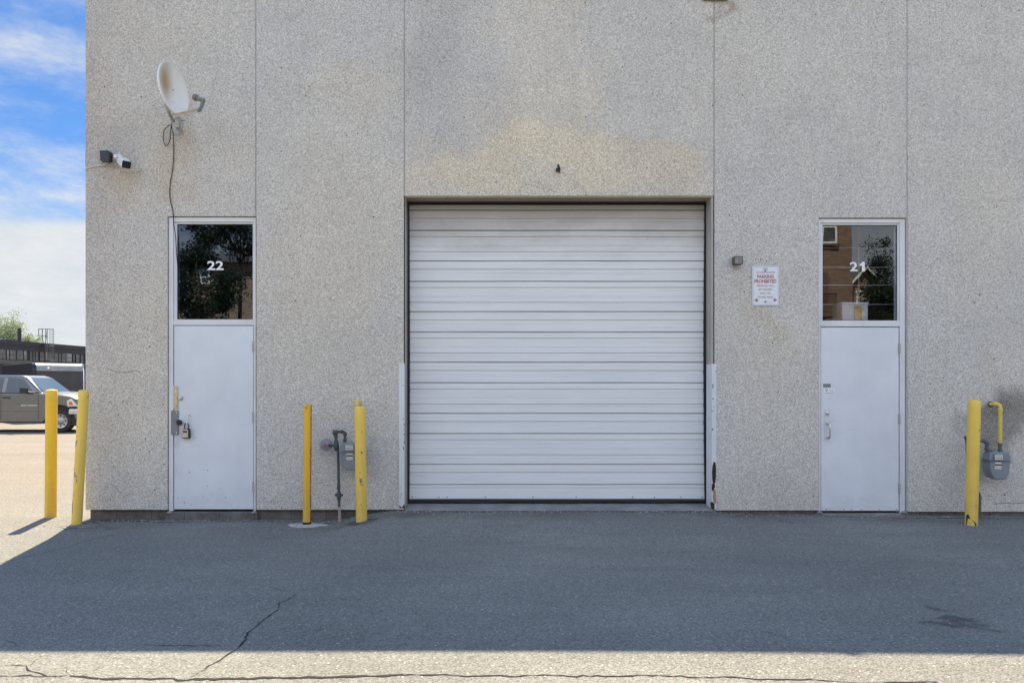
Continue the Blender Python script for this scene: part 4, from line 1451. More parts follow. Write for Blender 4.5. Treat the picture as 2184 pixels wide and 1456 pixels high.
# right-hand meter
mt = thing('gas_meter', 'grey gas meter behind the right bollard with a bare yellow outlet pipe', 'gas meter', (WX(2110), Ym, 0.55), group='gas meters on the wall')
q = lambda x, y, Y=Ym: P(x, y, Y)
cxm = q(2124, 0).x
meter_body(mt, cxm, q(0, 962).z, 44 / 190.5, q(0, 982).z, q(0, 1021).z, 24 / 190.5, Ym - .07, Ym + .08,
           (q(2122, 0, Ym - .08).x, q(2138, 0, Ym - .08).x, q(0, 980, Ym - .08).z, q(0, 969, Ym - .08).z), (q(2121.6, 0, Ym - .07).x, q(2135.5, 0, Ym - .07).x, q(0, 1000, Ym - .07).z, q(0, 985.5, Ym - .07).z), '0415')
m = MB()
m.tube([q(2113, 861.5, .02), q(2113, 861.5, -.09), q(2115, 861.3, -.12), q(2121, 861, -.145), q(2128, 861.5, -.16), q(2132, 864, -.168), q(2133.5, 870, Ym), q(2133, 944, Ym)], .0205, 14)
collar(m, q(2133.3, 873), (0, 0, 1), .0255, .04)
collar(m, q(2122, 861.2, -.148), (1, -.2, 0), .0255, .03)
collar(m, q(2133, 938), (0, 0, 1), .0225, .03)
m.build('outlet_pipe', M['yellowpipe'], mt)
m = MB()
collar(m, q(2113, 861.5, -.004), (0, 1, 0), .034, .012)
m.build('wall_collar', M['bolt_dark'], mt)
m = MB()
m.tube([q(2133, 945), q(2133, 963)], .017, 12)
collar(m, q(2133, 949), (0, 0, 1), .022, .03)
collar(m, q(2133, 959), (0, 0, 1), .028, .016)
m.build('pipe_union', M['pipegrey'], mt)
m = MB()
m.tube([q(2060, 937), q(2098, 940), q(2103, 942), q(2105, 948), q(2105, 963)], .017, 12)
collar(m, q(2100, 940), (1, 0, 0), .024, .03)
collar(m, q(2105, 945), (0, 0, 1), .024, .03)
collar(m, q(2105, 957), (0, 0, 1), .028, .02)
m.tube([q(2062, 930), q(2062, 940), q(2066, 1000), q(2073, 1104)], .017, 12)
collar(m, q(2062, 933), (0, 0, 1), .027, .035)
m.build('inlet_pipe', M['pipegrey'], mt)
m = MB()
m.tube([q(2105, 961), q(2112, 959.5), q(2118, 962)], .007, 6)
m.lathe(q(2121.5, 958), (0, 0, 1), [(.007, -.006), (.007, .006)], 8)
m.build('tap', M['pipegrey'], mt)

# left-hand meter with regulator
mt = thing('gas_meter', 'grey gas meter with green piping and a pink centred regulator left of the garage door', 'gas meter', (WX(745), Ym, 0.62), group='gas meters on the wall')
cxm = q(750.5, 0).x
meter_body(mt, cxm, q(0, 943).z, 47 / 190.5, q(0, 963.5).z, q(0, 1001).z, 26 / 190.5, Ym - .07, Ym + .08,
           (q(737, 0, Ym - .08).x, q(753, 0, Ym - .08).x, q(0, 959, Ym - .08).z, q(0, 949, Ym - .08).z), (q(739, 0, Ym - .07).x, q(752.5, 0, Ym - .07).x, q(0, 980.5, Ym - .07).z, q(0, 966, Ym - .07).z), '0415')
m = MB()
m.tube([q(724, 1108), q(723.5, 1080), q(722.8, 1060), q(722, 1000), q(720.5, 952)], [.013, .014, .0145, .0145, .0145], 12)
collar(m, q(722.5, 1037), (0, 0, 1), .019, .06)
m.lathe(q(723, 1056), (0, 0, 1), [(.014, -.06), (.022, -.03), (.030, 0), (.022, .03), (.014, .06)], 14)
m.lathe(q(723, 1055), (1, 0, 0), [(.010, -.045), (.016, -.04), (.016, .04), (.010, .045)], 10)
m.build('inlet_riser', M['pipe'], mt)
m = MB()
m.tube([q(724, 1080), q(724.3, 1104), q(724, 1115)], .0165, 10)
m.tube([q(722, 1088, Ym - .018), q(726.5, 1096, Ym - .018), q(722.5, 1103, Ym - .018)], .004, 5)
m.build('warning_tape', M['tape'], mt)
m = MB()
m.tube([q(717, 937), q(716, 925), q(717, 921), q(723, 920.5), q(732, 920), q(735.5, 922), q(736, 930), q(735.5, 942)], .0165, 12)
collar(m, q(714.5, 922), (1, 0, 0), .029, .045)
collar(m, q(716.3, 928), (0, 0, 1), .023, .03)
collar(m, q(729, 920), (1, 0, 0), .022, .02)
collar(m, q(735.8, 926), (0, 0, 1), .022, .03)
collar(m, q(735.8, 938), (0, 0, 1), .025, .02)
m.build('top_piping', M['pipe'], mt)
m = MB()
m.lathe(q(717, 950), (0, 0, 1), [(.012, -.06), (.026, -.035), (.031, 0), (.026, .04), (.020, .065)], 14)
m.tube([q(700, 949), q(716, 950)], .016, 10)
rg = m.build('regulator_body', M['pipe'], mt)
m = MB()
m.lathe(q(696, 948, Ym + .02), (.15, -1, 0), [(.052, -.02), (.068, -.012), (.070, .0), (.066, .012), (.040, .026), (.018, .034), (.001, .035)], 22)
for i in range(8):
    a = 2 * math.pi * i / 8
    m.lathe(q(696, 948, Ym + .01) + Vector((math.cos(a) * .064, 0, math.sin(a) * .064)), (0, -1, 0), [(.008, -.006), (.008, .012)], 6)
m.build('regulator_diaphragm', M['regul'], mt)
m = MB()
m.lathe(q(693.5, 949, Ym - .01), (.15, -1, 0), [(.021, -.01), (.021, .008), (.014, .014)], 16)
m.build('regulator_cap', M['regred'], mt)
m = MB()
m.tube([q(767, 944), q(764, 900), q(762.5, 866), q(762.3, 861), q(762.3, 858, -.13), q(762.5, 857.5, -.09), q(763, 857.5, .02)], .0205, 14)
m.lathe(q(762.3, 858, -.155), (0, 0, 1), [(.022, -.02), (.030, -.01), (.030, .012), (.020, .026), (.005, .030)], 14)
m.build('outlet_pipe', M['yellowpipe'], mt)

# ------------------------------------------------------------------ wall fixtures
# satellite dish
yd = -0.40
dc = P(371, 189.5, yd)
nrm = Vector((math.sin(rad(79)) * math.cos(rad(5)), -math.cos(rad(79)) * math.cos(rad(5)), math.sin(rad(5))))
sd_ = thing('satellite_dish', 'white weathered satellite dish on a wall bracket high at the left', 'satellite dish', tuple(P(376, 270, 0)))
R = 0.262
m = MB()
prof = []
for i in range(11):
    rr = R * (1 - i / 10)
    prof.append((rr, 0.06 * (rr / R) ** 2 - 0.06))
back = [(0.001, -0.064)] + [(R * i / 8, 0.06 * (i / 8) ** 2 - 0.065) for i in range(1, 9)]
rim = [(R + .010, -0.014), (R + .014, -0.006), (R + .012, 0.002), (R + .004, 0.004), (R - .002, 0.001)]
pr = back + rim + prof
m.lathe(dc, nrm, pr, 48)
# the disc keeps its own origin so the water stain sits where it should
dd = m.build('reflector', M['dish'], sd_, ang=60)
dd_off = dc - ORG[sd_.name]
for v_ in dd.data.vertices:
    v_.co -= dd_off
dd.location = dd_off
for (ox, oz) in ((0.06, 0.02), (0.03, -0.13)):
    mm = MB()
    e1 = nrm.cross(Vector((0, 0, 1))).normalized()
    e2 = nrm.cross(e1)
    c0 = dc - nrm * (0.045) + e1 * (-ox) * 1 - e2 * oz * 1
    mm.lathe(c0, nrm, [(.008, -.006), (.007, .004)], 8)
    mm.build('bolt', M['galv'], sd_)
m = MB()
foot = P(378, 268, -.02)
m.tube([P(352, 222, yd + .02), P(358, 236, yd + .04), P(366, 252, yd + .14), P(372, 262, -.18)], .018, 10)
m.tube([P(372, 262, -.18), P(376, 268, -.10), P(378, 272, -.01)], .020, 10)
m.build('mast', M['galv'], sd_)
m = MB()
m.box(foot.x - .06, foot.x + .05, -.008, -.001, foot.z - .10, foot.z + .06)
for a, b in ((-.045, -.08), (.035, -.08), (-.045, .04), (.035, .04)):
    m.lathe((foot.x + a, -.008, foot.z + b), (0, -1, 0), [(.01, 0), (.008, .012)], 6)
m.build('wall_plate', M['galv'], sd_, bevel=.002)
m = MB()
c1 = P(380, 258, yd + .15)
m.lathe(c1, (0, 0, 1), [(.03, -.03), (.035, 0), (.03, .04)], 10)
m.lathe(c1 + Vector((.03, 0, .01)), (1, .3, 0), [(.012, -.03), (.012, .05)], 8)
m.lathe(c1 + Vector((-.01, -.02, -.04)), (1, 0, 0), [(.014, -.05), (.014, .04)], 8)
m.box(c1.x - .035, c1.x + .02, c1.y - .025, c1.y + .03, c1.z - .075, c1.z - .035)
m.build('clamp', M['galv'], sd_, bevel=.003)
m = MB()
armend = P(424, 233, yd - .06)
m.tube([P(371, 243, yd + .04), P(378, 244.5, yd + .0), armend], [.019, .017, .017], 4)
m.build('feed_arm', M['arm'], sd_)
m = MB()
a0 = P(421, 237, yd - .05)
a1 = P(427, 234, yd - .06)
e = P(434, 216, yd - .07)
f_ = P(418, 209, yd - .04)
m.tube([a0, a1 + Vector((.01, 0, 0))], .021, 4)
m.tube([a1, e], .022, 4)
m.tube([e + Vector((.01, 0, .005)), f_], [.024, .026], 4)
m.lathe(f_, f_ - e, [(.034, -.012), (.036, .022), (.030, .030)], 16)
m.build('receiver_head', M['lnb'], sd_, bevel=.004)

cbm = MB()
pts = [P(371, 254, -.20), P(366, 264, -.16), P(364, 280, -.10), P(363, 296, -.05), P(358.5, 308, -.03), P(354, 311, -.03), P(350, 305, -.03), P(348, 293, -.03), P(349.5, 280, -.04), P(356, 271, -.06), P(364, 267, -.10), P(367.5, 276, -.08), P(369.5, 290, -.04)]
pts += [P(370.5, 310, -.015), P(370, 340, -.010), P(367.5, 365, -.010), P(364, 385, -.010), P(362, 405, -.010), P(362.5, 420, -.010), P(365, 435, -.010), P(368.5, 448, -.010), P(370, 462, -.008), P(371, 480, .008), P(374, 500, .010), P(375.5, 520, .012), P(377, 545, .02), P(380, 575, .045)]


def smooth_pts(p, n=4):
    out = []
    for i in range(len(p) - 1):
        p0, p1, p2, p3 = p[max(i - 1, 0)], p[i], p[i + 1], p[min(i + 2, len(p) - 1)]
        for k_ in range(n):
            t_ = k_ / n
            out.append(0.5 * ((2 * p1) + (p2 - p0) * t_ + (2 * p0 - 5 * p1 + 4 * p2 - p3) * t_ * t_ + (3 * p1 - p0 - 3 * p2 + p3) * t_ ** 3))
    out.append(p[-1])
    return out


cbm.tube(smooth_pts(pts), .0048, 7)
tag(cbm.build('coaxial_cable', M['cable'], loc=pts[-1]), 'black cable looping below the satellite dish and running down to the left window', 'cable')

# security camera and its box
jb = thing('junction_box', 'charcoal square box on the wall left of the white security camera', 'junction box', tuple(P(226, 337, 0)))
m = MB()
m.prism([(WX(213.5, -.10), WZ(324.5, -.10)), (WX(214, -.10), WZ(342, -.10)), (WX(216.5, -.1), WZ(345, -.1)), (WX(233.5, -.10), WZ(347, -.10)), (WX(233, -.10), WZ(324, -.10))][::-1], -.11, -.075)
m.build('cover', M['boxblack'], jb, bevel=.006)
m = MB()
m.prism([(WX(216, -.03), WZ(325)), (WX(218, -.03), WZ(345)), (WX(237.5, -.03), WZ(347)), (WX(238, -.03), WZ(328)), (WX(234, -.03), WZ(325))][::-1], -.074, -.001)
m.build('housing', M['black'], jb, bevel=.006)
m = MB()
m.tube([P(226, 351, -.03), P(230, 344, -.06)], .010, 8)
m.build('gland', M['ltgrey'], jb)
m = MB()
m.tube(smooth_pts([P(231, 346, -.05), P(226, 350, -.02), P(216, 353.5, -.010), P(205, 354, -.008), P(192, 357.5, -.008), P(181.5, 360.5, -.008)]), .0062, 7)
m.tube([P(210, 352.4, -.015), P(216, 352.5, -.015)], .008, 6)
m.lathe(P(209.5, 352, -.004), (0, -1, 0), [(.009, 0), (.009, .01)], 8)
tag(m.build('white_cable', M['wcable'], loc=P(205, 354, 0)), 'thin white cable from the charcoal box to the corner of the wall', 'cable')
scam = thing('security_camera', 'white bullet security camera with a black face pointing down to the right', 'security camera', tuple(P(256, 340, 0)))
c0, c1 = P(260, 342, -.09), P(269.5, 351.0, -.22)
axd = (c1 - c0).normalized()
Rm = axd.to_track_quat('Z', 'Y').to_matrix().to_4x4()
Rm = Matrix.Translation(c0) @ Rm
m = MB()
h = (c1 - c0).length
m.box(-.048, .048, -.042, .042, -.01, h, Rm)
m.build('body', M['white'], scam, bevel=.014, seg=3)
m = MB()
m.box(-.046, .046, -.040, .040, h + .0005, h + .012, Rm)
m.build('lens_face', M['black'], scam, bevel=.006)
m = MB()
m.lathe(P(254, 338, 0), (0, -1, 0), [(.045, 0), (.045, .02), (.02, .03), (.02, .09)], 18)
m.build('mount', M['white'], scam)
m = MB()
m.tube(smooth_pts([P(238, 349, -.02), P(243, 350.5, -.03), P(248, 349, -.04), P(252, 345, -.05)]), .006, 7)
m.build('lead', M['ltgrey'], scam)
# small box on the side wall at the corner
m = MB()
m.box(XL - .02, XL - .0005, .03, .16, WZ(353), WZ(321))
tag(m.build('conduit_box', M['ltgrey'], loc=(XL, .1, WZ(353)), bevel=.003), 'pale conduit box on the side wall, just edging past the corner', 'junction box')

# black bracket over the garage door
m = MB()
yb_ = -.05
m.tube([P(1190, 351.5, -.05), P(1191.5, 356, -.055), P(1192.8, 361, -.04)], [.013, .014, .015], 8)
m.box(WX(1185.3), WX(1194.3), -.045, -.001, WZ(366.5), WZ(360.5))
m.tube([P(1193.5, 366, -.02), P(1194.5, 369.5, -.004)], .004, 5)
tag(m.build('camera_bracket', M['black'], loc=P(1190, 360, 0), bevel=.002), 'small black broken bracket on the wall above the garage door', 'bracket')

# small wall lamp
wl = thing('wall_lamp', 'small square grey wall light between the garage door and the sign', 'wall light', tuple(P(1574, 556, 0)))
m = MB()
m.box(WX(1563), WX(1580), -.02, -.001, WZ(564), WZ(549))
m.build('back_plate', M['ltgrey'], wl, bevel=.004)
m = MB()
m.box(WX(1566, -.1), WX(1584.5, -.1), -.11, -.021, WZ(563.5, -.1), WZ(546.3, -.1))
m.build('lamp_body', M['lamp'], wl, bevel=.006)
m = MB()
m.box(WX(1567.5, -.11), WX(1582.3, -.11), -.1125, -.1105, WZ(562.3, -.11), WZ(548.3, -.11))
m.build('lamp_lens', M['lens'], wl, bevel=.0008)
m = MB()
m.lathe(P(1563.5, 551, -.02), (0, -1, 0), [(.012, 0), (.012, .03)], 8)
m.build('photocell', M['black'], wl)

# parking sign
sg = thing('parking_sign', 'white metal sign with red lettering on the wall beside the right door', 'sign', tuple(P(1632, 610, 0)))
m = MB()
m.box(WX(1603.8), WX(1660.8), -.010, -.006, WZ(652), WZ(567.8))
m.build('sign_plate', M['sign'], sg, bevel=.0015)
m = MB()
for a, b, c_, d_ in ((1605.5, 1606.0, 569.7, 650), (1658.6, 1659.1, 569.7, 650), (1606, 1658.6, 569.5, 570.0), (1606, 1658.6, 649.6, 650.1)):
    m.box(WX(a), WX(b), -.0112, -.0102, WZ(d_), WZ(c_))
m.build('border_line', M['greyink'], sg, smooth=False)
for txt, yc, h_, x0_, x1_, mt_, bd in (('FIRE', 573.4, 4, 1627, 1637.5, 'redink2', .03), ('ACCESS ROUTE', 581, 4.6, 1613, 1652.5, 'redink2', .03), ('PARKING', 589.8, 8.0, 1614.7, 1650.5, 'redink', .05), ('PROHIBITED', 599.6, 8.2, 1608.7, 1656.2, 'redink', .05),
                                     ('VEHICLES WILL', 609.3, 4.6, 1613, 1652, 'redink2', .03), ('BE TAGGED', 617.3, 4.6, 1618.2, 1647.2, 'redink2', .03), ('AND / OR', 625.4, 4.6, 1621, 1644, 'redink2', .03), ('TOWED AWAY', 633.7, 4.6, 1615.5, 1649.5, 'redink2', .03)):
    text('lettering', txt, M[mt_], sg, WX((x0_ + x1_) / 2, -.01), WZ(yc, -.01), h_ / 187, (x1_ - x0_) / 187, Y=-.0104, bold=bd)
text('lettering', 'BY LAW 192-73', M['greyink'], sg, WX(1642, -.01), WZ(645.5), .009, .075, Y=-.0104)
m = MB()
m.poly([P0(1607.8, 640.3, -.0104), P0(1613.5, 644.8, -.0104), P0(1613.5, 643, -.0104), P0(1616, 643, -.0104), P0(1616, 637.8, -.0104), P0(1613.5, 637.8, -.0104), P0(1613.5, 636, -.0104)])
m.poly([P0(1656.8, 639.8, -.0104), P0(1651, 644.3, -.0104), P0(1651, 642.5, -.0104), P0(1648.6, 642.5, -.0104), P0(1648.6, 637.3, -.0104), P0(1651, 637.3, -.0104), P0(1651, 635.5, -.0104)])
m.build_each('arrow', M['redink'], sg, smooth=False)
for b_ in (577.5, 643.5):
    m = MB()
    m.lathe(P(1632, b_, -.0105), (0, -1, 0), [(.009, 0), (.009, .006), (.004, .009)], 8)
    m.build('bolt', M['bolt_dark'], sg)
m = MB()
for a, b_ in ((1600.3, 591), (1635, 557), (1612, 553), (311, 935), (323, 946), (318, 963), (325, 958), (299, 958), (263, 855), (242, 994), (235, 1065), (1380, 358), (292, 862)):
    m.lathe(P(a, b_, -.0005), (0, -1, 0), [(.007, 0), (.006, .003)], 7)
m.build_each('screw_stub', M['bolt_dark'], B)

# ------------------------------------------------------------------ pickup truck
YT = 24.1 - D
wheel_x = (127.5 - CX) / F * 24.1
tk = thing('pickup_truck', 'dark grey pickup truck parked across the lot with its nose behind the bollards', 'pickup truck', (wheel_x, YT + 1.0, 0), local=True)
WR = .38


def arc_pts(cx_, cz_, r_, a0, a1, n_=10):
    return [(cx_ + r_ * math.cos(a0 + (a1 - a0) * i / n_), cz_ + r_ * math.sin(a0 + (a1 - a0) * i / n_)) for i in range(n_ + 1)]


WB = 3.55
low = [(.52, .45)] + arc_pts(0, .40, .50, 0.08, math.pi - .05) + [(-.56, .34), (-2.98, .34)] + arc_pts(-WB, .40, .50, 0.05, math.pi - .05) + [(-4.75, .50), (-4.78, 1.22), (-2.92, 1.25), (-2.9, 1.27), (-.70, 1.27), (-.5, 1.24), (.35, 1.16), (.62, 1.08), (.72, .95), (.74, .62), (.70, .45)]
m = MB()
m.prism(low, -1.0, 1.0)
# hood crown
body = m.build('body', M['truck'], tk, bevel=.085, seg=4)
m = MB()
hx = [(-.74, 1.27), (-.3, 1.255), (.3, 1.18), (.60, 1.09)]
vs = []
for (x, zz) in hx:
    for yy, dz in ((-.93, 0.0), (-.78, .05), (-.5, .075), (0, .06), (.5, .075), (.78, .05), (.93, 0)):
        vs.append((x, yy, zz + dz * (1 if x < .5 else .5) - .004))
m.add(vs, [(i * 7 + j, i * 7 + j + 1, (i + 1) * 7 + j + 1, (i + 1) * 7 + j) for i in range(3) for j in range(6)])
m.build('hood', M['truck'], tk, ang=60)
# cab: lower edge at the belt line, upper edge pulled in
cabp = [(-.62, 1.262, .90), (-1.22, 1.80, .70), (-1.45, 1.87, .68), (-2.35, 1.88, .68), (-2.62, 1.80, .70), (-2.86, 1.262, .90)]
m = MB()
n = len(cabp)
vs = [(x, -hw_, zz) for x, zz, hw_ in cabp] + [(x, hw_, zz) for x, zz, hw_ in cabp]
m.add(vs, [list(range(n)), list(range(2 * n - 1, n - 1, -1))] + [(i, i + n, (i + 1) % n + n, (i + 1) % n) for i in range(n)])
cab = m.build('cab', M['truck'], tk, bevel=.075, seg=4)


def side_pt(x, zz, out=.006):
    """point on the near flank of the cab"""
    hw_ = .90 - (zz - 1.262) / (1.80 - 1.262) * .20
    return (x, -hw_ - out, zz)


for nm, pp in (('side_window', [(-.93, 1.29), (-1.02, 1.42), (-1.34, 1.74), (-1.55, 1.785), (-1.86, 1.785), (-1.86, 1.29)]), ('side_window', [(-1.98, 1.29), (-1.98, 1.785), (-2.38, 1.785), (-2.52, 1.70), (-2.70, 1.29)])):
    sheet(nm, M['cglass'], tk, [[side_pt(x, zz) for x, zz in pp]])
    sheet('window_backing', M['cabin'], tk, [[side_pt(x, zz, .003) for x, zz in pp]])
ws = [(-.645, -.80, 1.295), (-1.20, -.62, 1.785), (-1.20, .62, 1.785), (-.645, .80, 1.295)]
nv = Vector((.54, 0, .60)).normalized() * .012
sheet('windshield', M['wglass'], tk, [[Vector(p_) + nv for p_ in ws]])
m = MB()
for a in (-.70, -1.92, -2.84):
    m.box(a - .006, a + .006, -1.004, -.99, .42, 1.24)
m.box(-2.8, -.6, -1.0025, -.99, .690, .698)
m.build_each('door_seam', M['blacktrim'], tk, smooth=False)
m = MB()
m.box(-1.86, -1.62, -1.035, -.995, 1.12, 1.16)
m.build('door_handle', M['blacktrim'], tk, bevel=.012)
m = MB()
m.box(-1.20, -.98, -1.19, -1.07, 1.30, 1.46)
m.tube([(-1.0, -1.08, 1.32), (-.84, -.92, 1.28)], .03, 8)
m.build('side_mirror', M['blacktrim'], tk, bevel=.045, seg=3)
text('lettering', 'BIG HORN', M['digit'], tk, -1.00, .885, .035, .52, Y=-1.006, bold=.03)
m = MB()
m.add([(.26, -1.003, .86), (.60, -.99, .84), (.70, -.90, .86), (.66, -.88, 1.06), (.34, -1.00, 1.10), (.22, -1.003, 1.02)], [(0, 1, 4, 5), (1, 2, 3, 4)])
m.v = [(x + .01, y - .012, zz) for x, y, zz in m.v]
m.build('headlight', M['lampglass'], tk, smooth=False)
sheet('turn_lens', M['orange'], tk, [[(.30, -1.022, .90), (.44, -1.018, .895), (.40, -1.02, 1.0), (.30, -1.022, 1.01)]])
m = MB()
m.prism([(.28, .58), (.80, .56), (.84, .62), (.84, .78), (.30, .78)], -1.03, 1.03)
m.build('bumper', M['chrome'], tk, bevel=.04, seg=3)
m = MB()
m.prism([(.30, .785), (.82, .785), (.80, .86), (.32, .86)], -1.02, 1.02)
m.prism([(.34, .22), (.72, .20), (.76, .55), (.34, .555)], -.95, .95)
m.build('front_valance', M['blacktrim'], tk, bevel=.02)
m = MB()
m.prism([(x, zz) for x, zz in arc_pts(0, .40, .49, 0, math.pi, 12)] + [(-.49, .30), (.49, .30)], -.90, -.55)
m.prism([(x - WB, zz) for x, zz in arc_pts(0, .40, .49, 0, math.pi, 12)] + [(-.49 - WB, .30), (.49 - WB, .30)], -.90, -.55)
m.box(-4.6, .4, -.6, .6, .30, .5)
m.build('underbody', M['cabin'], tk, smooth=False)
for wx_ in (0, -WB):
    for sd2 in (-1, 1):
        ya = sd2 * .98
        m = MB()
        m.lathe((wx_, ya - sd2 * .26, WR), (0, sd2, 0), [(.20, 0), (WR - .03, 0), (WR, .03), (WR, .22), (WR - .03, .255), (.26, .262), (.235, .24), (.22, .20)], 32)
        wh = m.build('wheel', M['tyre'], tk)
        if sd2 < 0:
            m = MB()
            m.lathe((wx_, ya + .06, WR), (0, -1, 0), [(.235, 0), (.235, .05), (.20, .035), (.12, .03), (.10, .05), (.06, .06), (.001, .06)], 24)
            rm_ = m.build('rim', M['rim'], wh)
            for i in range(8):
                a = 2 * math.pi * i / 8
                q2 = MB()
                q2.lathe((wx_ + .165 * math.cos(a), ya + .0245, WR + .165 * math.sin(a)), (0, -1, 0), [(.030, 0), (.028, .003)], 10)
                q2.build('vent_hole', M['black'], wh)

# ------------------------------------------------------------------ cargo trailer behind the truck
TY = 30.5 - D
crn = Vector(((71 - CX) / F * 30.5, TY, 0))
ct = thing('cargo_trailer', 'black enclosed cargo trailer with a rounded pale roof edge behind the pickup', 'trailer', tuple(crn), local=True)
ct.rotation_euler = (0, 0, rad(45))
TH_ = CZ + (HY - 773.5) / F * 30.5
prof_t = [(0, .45), (0, TH_ - .32), (.04, TH_ - .14), (.14, TH_ - .03), (.30, TH_), (4.9, TH_), (5.1, TH_ - .06), (5.2, TH_ - .3), (5.2, .45)]
Lt = 1.93


def loft_x(m, prof, x0, x1):
    n_ = len(prof)
    vs_ = [(x0, y, zz) for y, zz in prof] + [(x1, y, zz) for y, zz in prof]
    m.add(vs_, [(i, i + 1, i + 1 + n_, i + n_) for i in range(n_ - 1)])


m = MB()
loft_x(m, [(.0, .45), (.0, TH_ - .32)], .12, Lt)
m.add([(Lt, 0, .45), (Lt, 5.2, .45), (Lt, 5.2, TH_ - .3), (Lt, 5.1, TH_ - .06), (Lt, 4.9, TH_), (Lt, .3, TH_), (Lt, .14, TH_ - .03), (Lt, 0, TH_ - .32)], [list(range(8))])
m.build('side_skin', M['trailside'], ct, ang=60)
m = MB()
loft_x(m, prof_t[1:8], .12, Lt)
m.build('roof_skin', M['trailtop'], ct, ang=60)
m = MB()
m.extr_x([(y + (-.012 if y < .2 else .012), zz + .006) for y, zz in prof_t], -.02, .12)
m.build('front_end', M['trailend'], ct, bevel=.015)
m = MB()
m.lathe((.55, -.015, TH_ - .22), (0, -1, 0), [(.05, 0), (.03, .03)], 10)
m.build('marker_lamp', M['lampglass'], ct)
m = MB()
m.tube([(Lt - .02, -.01, .45), (Lt - .02, -.01, TH_ - .32), (Lt - .02, .13, TH_ - .02), (Lt - .02, .3, TH_ + .01)], .03, 6)
m.build('corner_trim', M['chrome'], ct)
for wx_ in (2.2, 3.0):
    m = MB()
    m.lathe((-.04, wx_, .35), (1, 0, 0), [(.2, 0), (.34, 0), (.35, .03), (.35, .2), (.2, .22)], 20)
    m.build('wheel', M['tyre'], ct)
m = MB()
m.box(.9, 1.05, 5.2, 6.3, .42, .5)
m.box(.94, 1.01, 5.9, 5.98, .0, .42)
m.build('drawbar', M['blacktrim'], ct, smooth=False)

# ------------------------------------------------------------------ industrial shed beyond
def shed_pt(px, py, d): return Vector(((px - CX) / F * d, d - D, CZ + (HY - py) / F * d))


dL, dR = 70.0, 82.6
pL, pR = shed_pt(0, 723.5, dL), shed_pt(182, 739.5, dR)
dirv = (pR - pL)
dirv.z = 0
Ls = dirv.length
ang_s = math.atan2(dirv.y, dirv.x)
zt = (pL.z + pR.z) / 2
shd = thing('industrial_shed', 'long low dark industrial building with a band of grimy windows beyond the trailer', 'building', (pL.x, pL.y, 0), local=True)
shd.rotation_euler = (0, 0, ang_s)
X0, X1 = -30.0, Ls + 25
MB().box(X0, X1, 0, 20, 0, zt - .9).build('wall', M['shed'], shd, smooth=False)
m = MB()
m.box(X0, X1, -.12, 20.1, zt - .9, zt - .42)
m.box(X0, X1, -.3, 20.2, zt - .32, zt)
m.build('fascia', M['shed'], shd, smooth=False)
MB().box(X0, X1, -.2, 20.1, zt - .415, zt - .325).build('gutter', M['shedtrim'], shd, smooth=False)
zb_, zt2 = 4.02, 5.03
MB().box(X0, X1, -.22, -.004, zb_ - .42, zb_ - .02).build('ledge', M['ledge'], shd, smooth=False)
rnd = random.Random(5)
x = -5.0
i = 0
while x < Ls + 3:
    wv = rnd.choice((.35, .5, .7, .95, 1.0))
    fr = MB()
    fr.box(x, x + wv - .05, -.05, -.003, zb_, zt2)
    wdw = fr.build('window', M['pole'], shd, smooth=False)
    pn = MB()
    zc = zb_ + (zt2 - zb_) * .47
    for za, zb2 in ((zb_ + .04, zc - .02), (zc + .02, zt2 - .04)):
        pn.box(x + .05, x + wv - .1, -.06, -.052, za, zb2)
    pn.build('pane', M[rnd.choice(('pane', 'pane', 'panelit'))], wdw, smooth=False)
    x += wv + (rnd.choice((0, 0, 0.12, .3)))
    i += 1
# flue on the roof
d_ch = 74
ch = MB()
pc = shed_pt(41.5, 727, d_ch)
ch.lathe((pc.x, pc.y, 0), (0, 0, 1), [(.17, zt - .5), (.17, pc.z + 1.3), (.145, pc.z + 1.31)], 12)
tag(ch.build('chimney_flue', M['pole'], loc=(pc.x, pc.y, zt - .5)), 'short black chimney pipe rising from the industrial building roof', 'chimney')
# caged roof ladder
d_l = 75.5
lad = thing('cage_ladder', 'thin metal caged ladder rising above the roof of the industrial building', 'ladder', tuple(shed_pt(100, 772, d_l)))
lp = lambda a, b_, dd=0: shed_pt(a, b_, d_l + dd)
m = MB()
for a in (97.5, 101.5, 106.5, 111, 114.5):
    m.tube([lp(a, 772, (a - 106) * .03), lp(a, 701.5, (a - 106) * .03)], .028, 5)
for b_ in (701.5, 737, 769):
    m.tube([lp(91 if b_ < 710 else 97, b_, 0), lp(98, b_, -.5), lp(107, b_, -.7), lp(114.8, b_, -.2)], .035, 5)
m.build('cage', M['cagegrey'], lad)
m = MB()
m.tube([lp(82.5, 701.5), lp(98, 701.5)], .035, 5)
m.tube([lp(82.5, 701.5), lp(82.5, 715.5), lp(98.5, 716.5)], .035, 5)
m.tube([lp(90.5, 701.5), lp(90, 718), lp(91.5, 728), lp(94, 733), lp(95, 772)], .04, 5)
m.tube([lp(98, 701.5), lp(99, 718), lp(97.5, 727), lp(96.5, 733), lp(97, 772)], .04, 5)
m.build('rails', M['pole'], lad)


